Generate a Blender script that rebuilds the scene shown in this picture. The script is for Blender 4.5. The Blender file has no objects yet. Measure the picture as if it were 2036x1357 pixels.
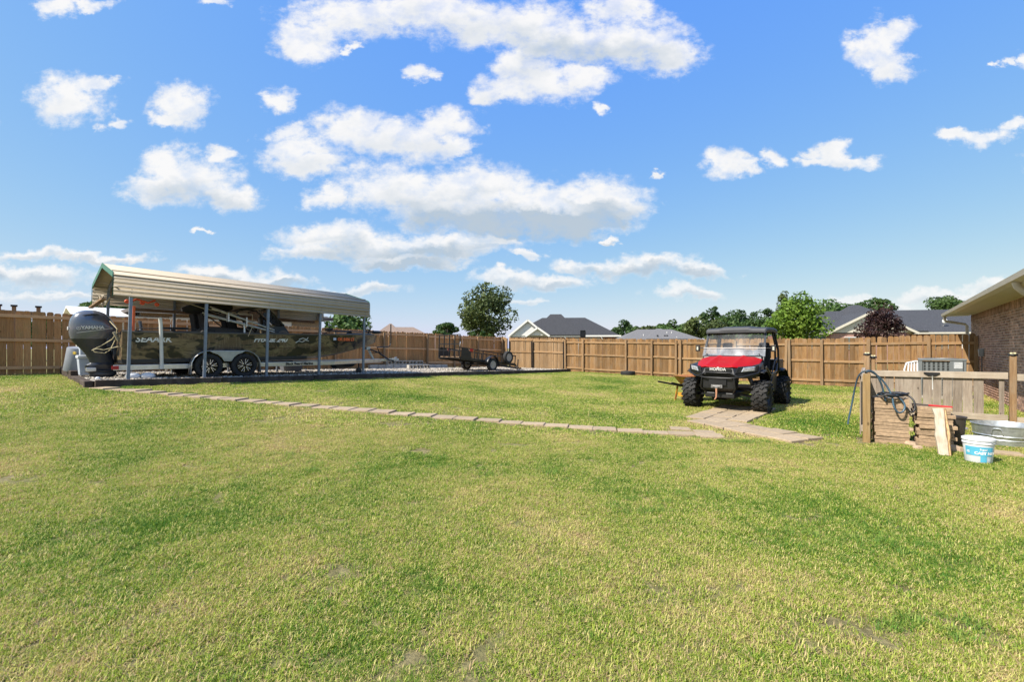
import bpy, bmesh, math, random
import numpy as np
from mathutils import Vector, Matrix
R = math.radians
random.seed(7); rng = np.random.default_rng(7)
sc = bpy.context.scene
col = sc.collection

# ------------------------------------------------------------------ camera
F, CX, HY, EYE = 904.9, 1018.0, 692.0, 1.42          # photo focal length in px, principal x, horizon y, eye height
cam = bpy.data.cameras.new('camera'); cam_o = bpy.data.objects.new('camera', cam); col.objects.link(cam_o)
cam.lens = 16; cam.sensor_width = 36; cam.shift_y = 13.5/2036; cam.clip_end = 2000; cam.clip_start = .05
cam_o.location = (0, 0, EYE); cam_o.rotation_euler = (R(90), 0, 0)
sc.camera = cam_o
sc.render.engine = 'CYCLES'
sc.cycles.use_denoising = True
sc.cycles.max_bounces = 5; sc.cycles.diffuse_bounces = 3; sc.cycles.glossy_bounces = 3; sc.cycles.transparent_max_bounces = 10
vs = sc.view_settings
vs.view_transform = 'Standard'; vs.look = 'None'; vs.exposure = 1.08; vs.gamma = 1.0

# ------------------------------------------------------------------ light
SUN_EL = R(48); SUN_H = Vector((-.86, -.51)).normalized()
sun = bpy.data.lights.new('sun', 'SUN'); sun.energy = 3.6; sun.angle = R(.53); sun.color = (1, .945, .85)
sun_o = bpy.data.objects.new('sun', sun); col.objects.link(sun_o)
S = Vector((SUN_H.x*math.cos(SUN_EL), SUN_H.y*math.cos(SUN_EL), math.sin(SUN_EL)))
sun_o.rotation_euler = S.to_track_quat('Z', 'Y').to_euler(); sun_o.location = (-30, -20, 40)

# ------------------------------------------------------------------ node helper
class NT:
    def __init__(s, tree): s.t = tree; s.n = tree.nodes; s.l = tree.links
    def node(s, kind, **kw):
        n = s.n.new(kind)
        ins = kw.pop('ins', {})
        for k, v in kw.items(): setattr(n, k, v)
        for k, v in ins.items():
            if isinstance(v, bpy.types.NodeSocket): s.l.new(v, n.inputs[k])
            else: n.inputs[k].default_value = v
        return n
    def math(s, op, a, b=None, c=None, clamp=False):
        n = s.n.new('ShaderNodeMath'); n.operation = op; n.use_clamp = clamp
        for i, v in enumerate((a, b, c)):
            if v is None: continue
            if isinstance(v, bpy.types.NodeSocket): s.l.new(v, n.inputs[i])
            else: n.inputs[i].default_value = v
        return n.outputs[0]
    def vec(s, op, a, b=None):
        n = s.n.new('ShaderNodeVectorMath'); n.operation = op
        for i, v in enumerate((a, b)):
            if v is None: continue
            if isinstance(v, bpy.types.NodeSocket): s.l.new(v, n.inputs[i])
            else: n.inputs[i].default_value = v
        return n.outputs['Value'] if op in ('LENGTH', 'DOT_PRODUCT') else n.outputs[0]
    def mix(s, fac, a, b, mode='MIX'):
        n = s.n.new('ShaderNodeMix'); n.data_type = 'RGBA'; n.blend_type = mode; n.clamp_factor = True
        for i, v in ((0, fac), (6, a), (7, b)):
            if isinstance(v, bpy.types.NodeSocket): s.l.new(v, n.inputs[i])
            else: n.inputs[i].default_value = v if i == 0 else (*v[:3], 1)
        return n.outputs[2]
    def noise(s, vec, scale, detail=5, rough=.55, dist=0.0):
        n = s.n.new('ShaderNodeTexNoise'); n.inputs['Scale'].default_value = scale
        n.inputs['Detail'].default_value = detail; n.inputs['Roughness'].default_value = rough; n.inputs['Distortion'].default_value = dist
        if vec is not None: s.l.new(vec, n.inputs['Vector'])
        return n.outputs[0]
    def smooth(s, v, lo, hi, to0=0.0, to1=1.0):
        n = s.n.new('ShaderNodeMapRange'); n.interpolation_type = 'SMOOTHSTEP'; n.clamp = True
        s.l.new(v, n.inputs[0]) if isinstance(v, bpy.types.NodeSocket) else None
        n.inputs[1].default_value = lo; n.inputs[2].default_value = hi; n.inputs[3].default_value = to0; n.inputs[4].default_value = to1
        return n.outputs[0]
    def scaled(s, vec, sx, sy, sz): return s.vec('MULTIPLY', vec, (sx, sy, sz))

# ------------------------------------------------------------------ sky with drifting cumulus, laid out by direction
world = bpy.data.worlds.new('World'); sc.world = world; world.use_nodes = True
w = NT(world.node_tree); w.n.clear()
sky = w.node('ShaderNodeTexSky', sky_type='NISHITA', sun_disc=False, sun_elevation=SUN_EL,
             sun_rotation=math.atan2(SUN_H.x, SUN_H.y), altitude=200, air_density=1.0, dust_density=.7, ozone_density=2.2)
gen = w.node('ShaderNodeTexCoord').outputs['Generated']
sep = w.node('ShaderNodeSeparateXYZ', ins={0: gen})
dx, dy, dz = sep.outputs
dyc = w.math('MAXIMUM', dy, .05)
uu = w.math('DIVIDE', dx, dyc); vv = w.math('DIVIDE', dz, dyc)
P0v = w.node('ShaderNodeCombineXYZ', ins={0: uu, 1: vv, 2: 0.0}).outputs[0]
warp = w.node('ShaderNodeTexNoise', ins={'Vector': w.scaled(P0v, 1, 1.35, 1), 'Scale': 9.0, 'Detail': 7.0, 'Roughness': .62}).outputs['Color']
warp = w.vec('SUBTRACT', warp, (.5, .5, .5))
P = w.vec('ADD', P0v, w.scaled(warp, .17, .10, 0))
# x, y, half width, half height in photo px; base darkness
CLOUDS = [(700,30,130,38,.1),(850,30,150,40,.2),(1000,50,150,44,.4),(1120,80,110,40,.6),(1250,85,110,45,.5),(1340,105,60,35,.3),(615,75,60,42,0),(1240,15,70,30,.2),(1040,125,60,35,.3),
 (1060,170,95,34,.15),(1160,150,55,32,.1),(980,190,40,16,.1),(1190,212,16,14,0),(690,92,20,10,0),(828,150,26,18,0),
 (140,195,66,44,.1),(185,170,42,20,0),(232,245,22,12,0),(365,208,50,40,.1),(330,235,36,14,0),(560,195,32,24,0),(110,12,36,22,0),(170,10,45,12,0),(440,5,26,8,0),
 (330,330,50,38,.0),(380,362,90,38,.55),(300,375,55,28,.2),(460,390,55,22,.5),(430,315,34,16,0),
 (700,262,80,38,.1),(590,300,70,34,.2),(800,280,100,40,.3),(880,250,60,32,.1),(620,330,80,22,.2),(650,385,40,22,.1),(575,262,36,16,0),(905,290,40,18,.1),
 (780,375,110,42,.3),(930,375,130,46,.7),(1080,410,130,50,1.0),(1190,400,90,46,.9),(980,430,150,34,1.1),(1120,440,120,30,1.2),(860,410,90,32,.6),
 (660,470,95,26,.5),(780,490,130,30,.8),(900,485,110,28,.7),(980,470,60,18,.5),(620,498,80,16,.6),(820,518,110,14,1.0),(1045,502,30,8,.2),
 (1160,528,60,14,.6),(1280,530,90,20,.9),(1390,538,60,14,.8),(1000,550,60,13,.5),(1080,560,90,14,.8),(1340,582,48,15,.5),(1390,590,40,10,.5),
 (60,505,90,11,.5),(190,513,110,10,.6),(80,552,110,18,.7),(-30,545,40,26,1.2),(120,590,130,9,.5),(470,555,110,22,1.0),(400,545,60,16,.5),(560,560,50,14,1.1),(720,578,90,10,.5),(1050,602,40,7,.4),
 (1440,318,36,26,0),(1475,330,30,14,.1),(1545,322,26,16,0),(1655,300,34,20,0),(1690,320,44,14,.1),(1630,318,30,12,0),(1320,345,12,8,0),
 (1735,90,45,40,0),(1775,60,38,34,0),(1760,125,44,34,.1),(1900,270,40,16,0),(1960,270,46,16,.1),(2010,250,36,14,0),(2034,118,18,20,0),(2000,125,14,10,0),
 (1820,588,56,14,.3),(1900,590,80,16,.6),(1990,575,60,14,.4),(1700,600,60,12,.5),(1760,610,60,10,.5),(1215,482,16,6,.6),(395,462,18,5,0),(2120,560,80,16,.4),(-90,250,60,36,.1),(2110,330,60,26,.1)]
dens = sh = None
for (x, y, rx, ry, k) in CLOUDS:
    c = ((x-CX)/F, (HY-y)/F, 0)
    q = w.vec('MULTIPLY', w.vec('SUBTRACT', P, c), (F/rx/1.32, F/ry/1.32, 0))
    wgt = w.math('SUBTRACT', 1.0, w.vec('LENGTH', q))
    dens = wgt if dens is None else w.math('SMOOTH_MAX', dens, wgt, .12)
    if k > 0:
        t = w.math('MULTIPLY', w.math('MAXIMUM', wgt, 0.0), w.math('ADD', w.vec('DOT_PRODUCT', q, (0, -k*1.6, 0)), .30*k))
        sh = t if sh is None else w.math('ADD', sh, t)
# unseen clouds beyond the frame, strewn at random, cover thickened for more fill light
far = w.noise(w.scaled(gen, 1, 1, 2.6), 2.6, 6, .6)
far = w.smooth(far, .50, .70, -.4, .7)
inside = w.math('MULTIPLY', w.smooth(w.math('ABSOLUTE', uu), 1.3, 1.55, 1, 0), w.smooth(vv, .86, 1.05, 1, 0))
inside = w.math('MULTIPLY', inside, w.smooth(dy, .05, .15))
dens = w.math('ADD', w.math('MULTIPLY', dens, inside), w.math('MULTIPLY', far, w.math('SUBTRACT', 1.0, inside)))
fine = w.noise(w.scaled(P0v, 1, 1.4, 1), 26, 8, .65)
fine2 = w.noise(w.scaled(P0v, 1, 1.6, 1), 8, 4, .6)
d2 = w.math('ADD', dens, w.math('ADD', w.math('MULTIPLY', w.math('SUBTRACT', fine, .5), 1.15), w.math('MULTIPLY', w.math('SUBTRACT', fine2, .5), .55)))
alpha = w.math('MULTIPLY', w.smooth(d2, -.06, .60), w.smooth(w.noise(w.scaled(P0v, 1, 1.3, 1), 15, 6, .6), .30, .56, .70, 1.0))
alpha = w.math('MULTIPLY', alpha, w.smooth(vv, .0, .20, .45, .96))
alpha = w.math('MULTIPLY', alpha, w.smooth(dz, -.005, .02))
shade = w.math('MULTIPLY', w.math('MAXIMUM', w.math('ADD', sh, w.math('MULTIPLY', w.math('SUBTRACT', fine2, .5), .5)), 0.0), w.math('MULTIPLY', inside, 2.0), clamp=True)
# the camera's rendering of blue: a flat bright blue channel, softened green
rgb = w.node('ShaderNodeSeparateColor', ins={0: sky.outputs[0]}).outputs
skyc = w.node('ShaderNodeCombineColor', ins={0: w.math('MULTIPLY', w.math('POWER', rgb[0], .90), .82), 1: w.math('MULTIPLY', w.math('POWER', rgb[1], .52), 1.53), 2: w.math('MULTIPLY', w.math('POWER', rgb[2], -.10), 5.25)}).outputs[0]
cloudc = w.mix(shade, (4.95, 4.90, 4.85), (2.55, 3.0, 3.45))
final = w.mix(alpha, skyc, cloudc)
bg = w.node('ShaderNodeBackground', ins={'Color': final, 'Strength': .094})
w.l.new(bg.outputs[0], w.node('ShaderNodeOutputWorld').inputs[0])
world.cycles.sampling_method = 'NONE'

# ------------------------------------------------------------------ positions
def px(x, y, Y): return Vector(((x-CX)/F*Y, Y, EYE-(y-HY)/F*Y))
D = Vector((.656, .755, 0)).normalized()       # along the boat pad and the long left fence, away from the camera
N = Vector((-D.y, D.x, 0))                     # from the lawn towards the left fence
D2 = Vector((.629, .777, 0)).normalized()      # along the house wall
ctrl = np.array([(0,0,.03),(0,2.4,.03),(-3,2.6,.10),(3,2.6,0),(-9.3,9.8,.555),(-5.5,9.1,.37),(-1.54,8.29,.174),(2.93,7.3,0),(4.87,10.2,0),(6,11.6,0),
 (3.04,23.9,.14),(-3.03,16.9,.355),(-13.6,12.7,.66),(-.55,27.7,.12),(-7,20.3,.42),(2.92,24.7,.11),(11.75,17.1,-.01),(14.5,14.5,0),(9.24,8.4,0),(5.3,6.84,0),(7,5,0),
 (-20,20,.7),(20,30,0),(0,40,.1),(-12,40,.3),(30,5,0),(-16,3,.6),(-9,4,.36),(25,20,0),(8,13,0),(1,14,.09)], float)
def _tps(d): return np.where(d > 1e-9, d*d*np.log(np.maximum(d, 1e-9)), 0)
_n = len(ctrl); _A = np.zeros((_n+3, _n+3))
_A[:_n, :_n] = _tps(np.linalg.norm(ctrl[:, None, :2]-ctrl[None, :, :2], axis=2)) + np.eye(_n)*.02
_A[:_n, _n] = 1; _A[:_n, _n+1:] = ctrl[:, :2]; _A[_n:, :_n] = _A[:_n, _n:].T
_w = np.linalg.solve(_A, np.concatenate([ctrl[:, 2], np.zeros(3)]))
def gzv(x, y):
    x = np.asarray(x, float); y = np.asarray(y, float)
    d = np.sqrt((x[..., None]-ctrl[:, 0])**2 + (y[..., None]-ctrl[:, 1])**2)
    z = _tps(d) @ _w[:_n] + _w[_n] + _w[_n+1]*x + _w[_n+2]*y
    r = np.sqrt((x+0)**2 + (y-14)**2); k = np.clip((r-22)/14, 0, 1); k = k*k*(3-2*k)
    return z*(1-k) + .1*k
def gz(x, y): return float(gzv(np.array([x]), np.array([y]))[0])
def on_ground(p): return Vector((p.x, p.y, gz(p.x, p.y)))

# ------------------------------------------------------------------ mesh builder
class MB:
    def __init__(s, M=None): s.v = []; s.f = []; s.M = M or Matrix()
    def add(s, vs, fs):
        b = len(s.v); s.v += [s.M @ Vector(v) for v in vs]; s.f += [tuple(i+b for i in f) for f in fs]; return s
    def box(s, c, d, M=None):
        x, y, z = d[0]/2, d[1]/2, d[2]/2; c = Vector(c)
        vs = [Vector((a*x, b*y, e*z)) for a in (-1, 1) for b in (-1, 1) for e in (-1, 1)]
        vs = [c + (M @ v if M else v) for v in vs]
        return s.add(vs, [(0,1,3,2),(4,6,7,5),(0,4,5,1),(2,3,7,6),(0,2,6,4),(1,5,7,3)])
    def beam(s, a, b, wd, h, up=(0, 0, 1)):
        a, b = Vector(a), Vector(b); t = (b-a).normalized(); up = Vector(up)
        if abs(t.dot(up)) > .99: up = Vector((0, 1, 0))
        r = t.cross(up).normalized(); u = r.cross(t)
        vs = [p + r*i*wd/2 + u*j*h/2 for p in (a, b) for i, j in ((-1,-1),(1,-1),(1,1),(-1,1))]
        return s.add(vs, [(3,2,1,0),(4,5,6,7),(0,1,5,4),(1,2,6,5),(2,3,7,6),(3,0,4,7)])
    def loft(s, rings, cap0=True, cap1=True, closed=True):
        n = len(rings[0]); vs = [p for r in rings for p in r]; fs = []
        for i in range(len(rings)-1):
            for j in range(n if closed else n-1):
                k = (j+1) % n
                fs.append((i*n+j, i*n+k, (i+1)*n+k, (i+1)*n+j))
        if cap0 and closed: fs.append(tuple(range(n))[::-1])
        if cap1 and closed: fs.append(tuple((len(rings)-1)*n+i for i in range(n)))
        return s.add(vs, fs)
    def tube(s, pts, r, n=8, caps=True):
        pts = [Vector(p) for p in pts]; rings = []; u = None
        for i, p in enumerate(pts):
            t = (pts[min(i+1, len(pts)-1)] - pts[max(i-1, 0)]).normalized()
            if u is None:
                u = t.cross(Vector((0, 0, 1)))
                if u.length < .05: u = t.cross(Vector((1, 0, 0)))
            u = (u - t*u.dot(t)).normalized(); v = t.cross(u)
            rr = r[i] if isinstance(r, (list, tuple)) else r
            rings.append([p + u*math.cos(2*math.pi*k/n)*rr + v*math.sin(2*math.pi*k/n)*rr for k in range(n)])
        return s.loft(rings, caps, caps)
    def lathe(s, prof, n=24, c=(0, 0, 0), axis='Z', M=None):
        c = Vector(c); rings = []
        for r, z in prof:
            ring = []
            for k in range(n):
                a = 2*math.pi*k/n
                v = Vector((r*math.cos(a), r*math.sin(a), z))
                if axis == 'X': v = Vector((z, r*math.cos(a), r*math.sin(a)))
                if axis == 'Y': v = Vector((r*math.sin(a), z, r*math.cos(a)))
                ring.append(c + (M @ v if M else v))
            rings.append(ring)
        return s.loft(rings, prof[0][0] > 1e-4 and prof[0] != prof[-1], prof[-1][0] > 1e-4 and prof[0] != prof[-1])
    def prism(s, poly, y0, y1, fn=None):
        """poly in (x, z), extruded from y0 to y1"""
        fn = fn or (lambda x, y, z: (x, y, z)); n = len(poly)
        vs = [fn(x, y0, z) for x, z in poly] + [fn(x, y1, z) for x, z in poly]
        fs = [tuple(range(n)), tuple(range(2*n-1, n-1, -1))] + [(i, n+i, n+(i+1) % n, (i+1) % n) for i in range(n)]
        return s.add(vs, fs)
    def sheet(s, fn, nu, nv, thick=0):
        vs = [Vector(fn(i/nu, j/nv)) for j in range(nv+1) for i in range(nu+1)]
        fs = [(j*(nu+1)+i, j*(nu+1)+i+1, (j+1)*(nu+1)+i+1, (j+1)*(nu+1)+i) for j in range(nv) for i in range(nu)]
        return s.add(vs, fs)
    def mesh(s, name):
        me = bpy.data.meshes.new(name); me.from_pydata([tuple(v) for v in s.v], [], s.f)
        bm = bmesh.new(); bm.from_mesh(me); bmesh.ops.recalc_face_normals(bm, faces=bm.faces); bm.to_mesh(me); bm.free()
        return me
    def build(s, name, mat, parent=None, smooth=0, bevel=0, solid=0, sub=0, **tags):
        me = s.mesh(name); me.materials.append(mat)
        if smooth: me.shade_smooth(); me.set_sharp_from_angle(angle=R(smooth))
        o = bpy.data.objects.new(name, me); col.objects.link(o)
        if parent: o.parent = parent
        if solid: m = o.modifiers.new('solid', 'SOLIDIFY'); m.thickness = solid; m.offset = 0
        if bevel: m = o.modifiers.new('bevel', 'BEVEL'); m.width = bevel; m.segments = 2; m.limit_method = 'ANGLE'; m.angle_limit = R(40)
        if sub: m = o.modifiers.new('sub', 'SUBSURF'); m.levels = sub; m.render_levels = sub
        for k, v in tags.items(): o[k] = v
        return o
def tag(o, label=None, cat=None, group=None, kind=None):
    for k, v in (('label', label), ('category', cat), ('group', group), ('kind', kind)):
        if v: o[k] = v
    return o
def thing(name, label, cat, loc=(0, 0, 0), rz=0, group=None, M=None):
    o = bpy.data.objects.new(name, None); col.objects.link(o); o.empty_display_size = .1
    o.matrix_world = M if M is not None else Matrix.Translation(loc) @ Matrix.Rotation(rz, 4, 'Z')
    return tag(o, label, cat, group)
def wpar(o):
    o.matrix_parent_inverse = o.parent.matrix_world.inverted(); return o
def inst(name, me, parent=None, loc=(0, 0, 0), rot=(0, 0, 0), scale=(1, 1, 1)):
    o = bpy.data.objects.new(name, me); col.objects.link(o)
    if parent: o.parent = parent; wpar(o)
    o.location = loc; o.rotation_euler = rot; o.scale = scale
    return o
def copy_tree(o, parent=None):
    c = o.copy(); col.objects.link(c); c.parent = parent
    for ch in o.children: copy_tree(ch, c)
    return c
def frame(o, x, z=None):
    """matrix with its x axis along x, z up as near as can be, at o"""
    x = Vector(x).normalized(); z = Vector(z or (0, 0, 1)); y = z.cross(x).normalized(); z = x.cross(y)
    m = Matrix((x, y, z)).transposed().to_4x4(); m.translation = o; return m
def lettering(text, size, mat, parent, M, name='lettering', extrude=.002, shear=0, bold=0, align='LEFT', space=1.0):
    cu = bpy.data.curves.new('t', 'FONT'); cu.body = text; cu.size = size; cu.extrude = extrude; cu.shear = shear; cu.offset = bold; cu.align_x = align; cu.space_character = space
    cu.resolution_u = 3
    ob = bpy.data.objects.new('t', cu); col.objects.link(ob); bpy.context.view_layer.update()
    me = bpy.data.meshes.new_from_object(ob); bpy.data.objects.remove(ob); me.name = name; me.materials.clear(); me.materials.append(mat)
    o = bpy.data.objects.new(name, me); col.objects.link(o); o.parent = parent; o.matrix_local = M
    return o
def np_mesh(name, verts, faces, mat, attr=None, smooth=False, link=True):
    """verts (n,3), faces (m,k) with equal k; attr: one number per face"""
    me = bpy.data.meshes.new(name); k = faces.shape[1]
    me.vertices.add(len(verts)); me.vertices.foreach_set('co', verts.astype(np.float32).ravel())
    me.loops.add(faces.size); me.loops.foreach_set('vertex_index', faces.astype(np.int32).ravel())
    me.polygons.add(len(faces)); me.polygons.foreach_set('loop_start', np.arange(0, faces.size, k, dtype=np.int32))
    me.update(calc_edges=True)
    if attr is not None:
        a = me.attributes.new('tint', 'FLOAT', 'FACE'); a.data.foreach_set('value', attr.astype(np.float32))
    if smooth: me.shade_smooth()
    me.materials.append(mat)
    o = bpy.data.objects.new(name, me)
    if link: col.objects.link(o)
    return o

# ------------------------------------------------------------------ materials
def newmat(name):
    m = bpy.data.materials.new(name); m.use_nodes = True; t = NT(m.node_tree); t.n.clear()
    out = t.node('ShaderNodeOutputMaterial'); b = t.node('ShaderNodeBsdfPrincipled'); t.l.new(b.outputs[0], out.inputs[0])
    return m, t, b, out
def setc(t, b, key, v):
    if isinstance(v, bpy.types.NodeSocket): t.l.new(v, b.inputs[key])
    else: b.inputs[key].default_value = v
def mat(name, c, rough=.6, metal=0, var=.12, scale=6, stretch=(1, 1, 1), bump=0, rnd=0, c2=None, spec=.5, coat=0, dirt=0, dirtc=(.16, .12, .08), dirts=3):
    m, t, b, out = newmat(name)
    tc = t.node('ShaderNodeTexCoord').outputs['Object']
    if rnd: tc = t.vec('ADD', tc, t.node('ShaderNodeCombineXYZ', ins={0: t.math('MULTIPLY', t.node('ShaderNodeObjectInfo').outputs['Random'], 37.0)}).outputs[0])
    v = t.scaled(tc, *stretch)
    n = t.noise(v, scale, 6, .6)
    n = t.smooth(n, .3, .7)
    a = tuple(x*(1-var) for x in c); e = c2 or tuple(min(1, x*(1+var)) for x in c)
    cc = t.mix(n, a, e)
    if rnd:
        k = t.math('MULTIPLY_ADD', t.node('ShaderNodeObjectInfo').outputs['Random'], 2*rnd, 1-rnd)
        cc = t.mix(1.0, cc, t.node('ShaderNodeCombineXYZ', ins={0: k, 1: k, 2: k}).outputs[0], 'MULTIPLY')
    if dirt:
        dn = t.smooth(t.noise(tc, dirts, 8, .7), .5, .75)
        cc = t.mix(t.math('MULTIPLY', dn, dirt), cc, dirtc)
        setc(t, b, 'Roughness', t.math('MULTIPLY_ADD', dn, .3*dirt, rough, clamp=True))
    else: b.inputs['Roughness'].default_value = rough
    setc(t, b, 'Base Color', cc)
    b.inputs['Metallic'].default_value = metal; b.inputs['Specular IOR Level'].default_value = spec; b.inputs['Coat Weight'].default_value = coat
    b.inputs['Coat Roughness'].default_value = .08
    if bump:
        bn = t.node('ShaderNodeBump', ins={'Strength': bump, 'Distance': .01, 'Height': t.noise(v, scale*3, 6, .65)})
        t.l.new(bn.outputs[0], b.inputs['Normal'])
    return m
def wood(name, light, dark, weather=(.30, .27, .24), wx=.3, rnd=.22, axis='Z', green=0.0, rough=.85):
    m, t, b, out = newmat(name)
    oi = t.node('ShaderNodeObjectInfo').outputs['Random']
    off = t.node('ShaderNodeCombineXYZ', ins={0: t.math('MULTIPLY', oi, 53.0), 1: t.math('MULTIPLY', oi, 19.0), 2: t.math('MULTIPLY', oi, 31.0)}).outputs[0]
    tc = t.vec('ADD', t.node('ShaderNodeTexCoord').outputs['Object'], off)
    st = {'Z': (1, 1, .05), 'X': (.05, 1, 1), 'Y': (1, .05, 1)}[axis]
    sv = t.scaled(tc, *st)
    grain = t.smooth(t.noise(sv, 55, 5, .65, .6), .30, .72)
    band = t.smooth(t.noise(sv, 9, 4, .6), .32, .68)
    blot = t.smooth(t.noise(t.scaled(tc, 1, 1, .45), 5, 5, .6), .42, .72)
    cc = t.mix(grain, dark, light)
    cc = t.mix(t.math('MULTIPLY', band, .55), cc, tuple(.62*a+.38*c for a, c in zip(dark, light)))
    cc = t.mix(t.math('MULTIPLY', blot, wx), cc, weather)
    knot = t.node('ShaderNodeTexVoronoi', ins={'Vector': t.scaled(tc, 1, 1, .5) if axis == 'Z' else tc, 'Scale': 5.5}).outputs['Distance']
    cc = t.mix(t.smooth(knot, .05, .10, .75, 0), cc, tuple(.35*x for x in dark))
    if green: cc = t.mix(t.math('MULTIPLY', t.smooth(t.noise(tc, 1.6, 3, .6), .45, .75), green), cc, (.16, .17, .05))
    k = t.math('MULTIPLY_ADD', oi, 2*rnd, 1-rnd)
    cc = t.mix(1.0, cc, t.node('ShaderNodeCombineXYZ', ins={0: k, 1: k, 2: k}).outputs[0], 'MULTIPLY')
    setc(t, b, 'Base Color', cc); b.inputs['Roughness'].default_value = rough; b.inputs['Specular IOR Level'].default_value = .25
    bn = t.node('ShaderNodeBump', ins={'Strength': .5, 'Distance': .004, 'Height': grain}); t.l.new(bn.outputs[0], b.inputs['Normal'])
    return m
def leafmat(name, c0, c1, c2, trans=.3, big=.25, rough=.55, amp=1.1, fine=.68, brown=None):
    """blade and leaf colour: from the face's own tint, and from slow drifts over the ground"""
    m, t, b, out = newmat(name)
    ti = t.node('ShaderNodeAttribute', attribute_name='tint').outputs['Fac']
    pos = t.node('ShaderNodeNewGeometry').outputs['Position']
    drift = t.math('MULTIPLY', t.math('SUBTRACT', t.noise(pos, big, 7, fine), .5), amp)
    if brown: drift = t.math('ADD', t.math('MULTIPLY', t.math('SUBTRACT', t.noise(pos, .42, 3, .55), .47), 2.1), t.math('MULTIPLY', t.math('SUBTRACT', t.noise(pos, 4.5, 5, .7), .48), 1.25))
    f = t.math('ADD', ti, drift, clamp=True)
    cr = t.node('ShaderNodeValToRGB', ins={0: f}); e = cr.color_ramp.elements
    e[0].color = (*c0, 1); e[1].color = (*c2, 1); x = e.new(.45 if brown else .5); x.color = (*c1, 1)
    if brown: e[2].color = (*brown, 1); x = e.new(.82); x.color = (*c2, 1)
    setc(t, b, 'Base Color', cr.outputs[0]); b.inputs['Roughness'].default_value = rough; b.inputs['Specular IOR Level'].default_value = .3
    tr = t.node('ShaderNodeBsdfTranslucent', ins={'Color': cr.outputs[0]})
    mx = t.node('ShaderNodeMixShader', ins={0: trans, 1: b.outputs[0], 2: tr.outputs[0]}); t.l.new(mx.outputs[0], out.inputs[0])
    return m
BLACK = mat('black_plastic', (.012, .012, .013), .45, var=.3, dirt=.25, dirtc=(.05, .045, .04), dirts=5)
BLACKM = mat('black_metal', (.012, .012, .013), .38, var=.3, dirt=.2, dirtc=(.06, .045, .035), dirts=6)
DARKF = mat('dark_fabric', (.012, .012, .014), .9, var=.4)
RUBBER = mat('rubber', (.018, .0175, .017), .8, var=.3, scale=14, bump=.3, dirt=.55, dirtc=(.075, .062, .048), dirts=7)
ALU = mat('aluminium', (.62, .61, .59), .34, .85, var=.08, scale=9, dirt=.25, dirtc=(.3, .29, .27))
GALV = mat('galvanised', (.50, .53, .55), .42, .75, var=.18, scale=18, dirt=.3, dirtc=(.25, .26, .26))
STEELP = mat('post_steel', (.20, .23, .27), .5, .35, var=.1, scale=10, dirt=.3, dirtc=(.14, .14, .14))
WHITEP = mat('white_plastic', (.74, .74, .75), .45, var=.04, dirt=.25, dirtc=(.45, .42, .36))
CREAM = mat('cream_paint', (.62, .57, .46), .5, var=.06, dirt=.2, dirtc=(.35, .3, .22))
WOODR = wood('fence_wood', (.33, .188, .080), (.155, .082, .032), (.27, .20, .135), .45, .34)
WOODRX = wood('fence_wood_rail', (.42, .255, .125), (.24, .138, .062), (.35, .27, .185), .45, .14, 'X')
WOODL = wood('fence_wood_left', (.54, .27, .105), (.32, .15, .055), (.44, .28, .14), .25, .20, green=.25)
WOODLX = wood('fence_wood_left_rail', (.80, .45, .22), (.55, .30, .14), (.38, .26, .16), .25, .12, 'X')
WOODG = wood('grey_wood', (.36, .295, .235), (.19, .15, .115), (.42, .36, .29), .5, .16)
WOODGX = wood('grey_wood_rail', (.46, .385, .30), (.28, .225, .17), (.50, .44, .36), .5, .1, 'X')
POSTW = wood('post_wood', (.38, .24, .125), (.20, .115, .055), (.33, .265, .19), .4, .14)
TIMBER = wood('border_timber', (.085, .062, .048), (.03, .023, .019), (.16, .13, .11), .45, .2, 'X')
CONC = mat('concrete_block', (.42, .39, .34), .95, var=.2, scale=30, bump=.5, rnd=.12, dirt=.3, dirtc=(.22, .19, .15))
PAVER = mat('paver', (.36, .27, .17), .92, var=.16, scale=26, bump=.35, rnd=.09, dirt=.4, dirtc=(.24, .185, .125), dirts=5)
CHROME = mat('bright_metal', (.80, .80, .82), .22, .6, var=.03)
GLASSM = None
def glass(name, tint=(.8, .85, .86), haze=.1, a=.25):
    m, t, b, out = newmat(name)
    tr = t.node('ShaderNodeBsdfTransparent', ins={'Color': (*tint, 1)}); gl = t.node('ShaderNodeBsdfGlossy', ins={'Roughness': .06, 'Color': (.9, .92, .95, 1)})
    di = t.node('ShaderNodeBsdfDiffuse', ins={'Color': (.62, .66, .72, 1)})
    fr = t.node('ShaderNodeFresnel', ins={'IOR': 1.5}).outputs[0]
    tc = t.node('ShaderNodeTexCoord').outputs['Object']
    hz = t.math('MULTIPLY', t.smooth(t.noise(tc, 4, 6, .65), .3, .75, .5, 1.3), haze)
    m1 = t.node('ShaderNodeMixShader', ins={0: t.math('ADD', fr, a*.3, clamp=True), 1: tr.outputs[0], 2: gl.outputs[0]})
    m2 = t.node('ShaderNodeMixShader', ins={0: hz, 1: m1.outputs[0], 2: di.outputs[0]}); t.l.new(m2.outputs[0], out.inputs[0])
    return m
# ------------------------------------------------------------------ ground
PADO = Vector((-9.1, 9.92, 0)); PADL, PADW = 18.5, 5.2        # near corner of the gravel pad, its length along D and width along N
def pad_front(s): return .565 - .0228*s                         # lawn height along the pad's front timbers
def pad_z(s): return pad_front(s) + .12
def pad_sw(p): d = Vector((p[0], p[1], 0)) - PADO; return d.dot(D), d.dot(N)
def pad_pt(s, wd, z=None): p = PADO + D*s + N*wd; return Vector((p.x, p.y, pad_z(s) if z is None else z))

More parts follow.
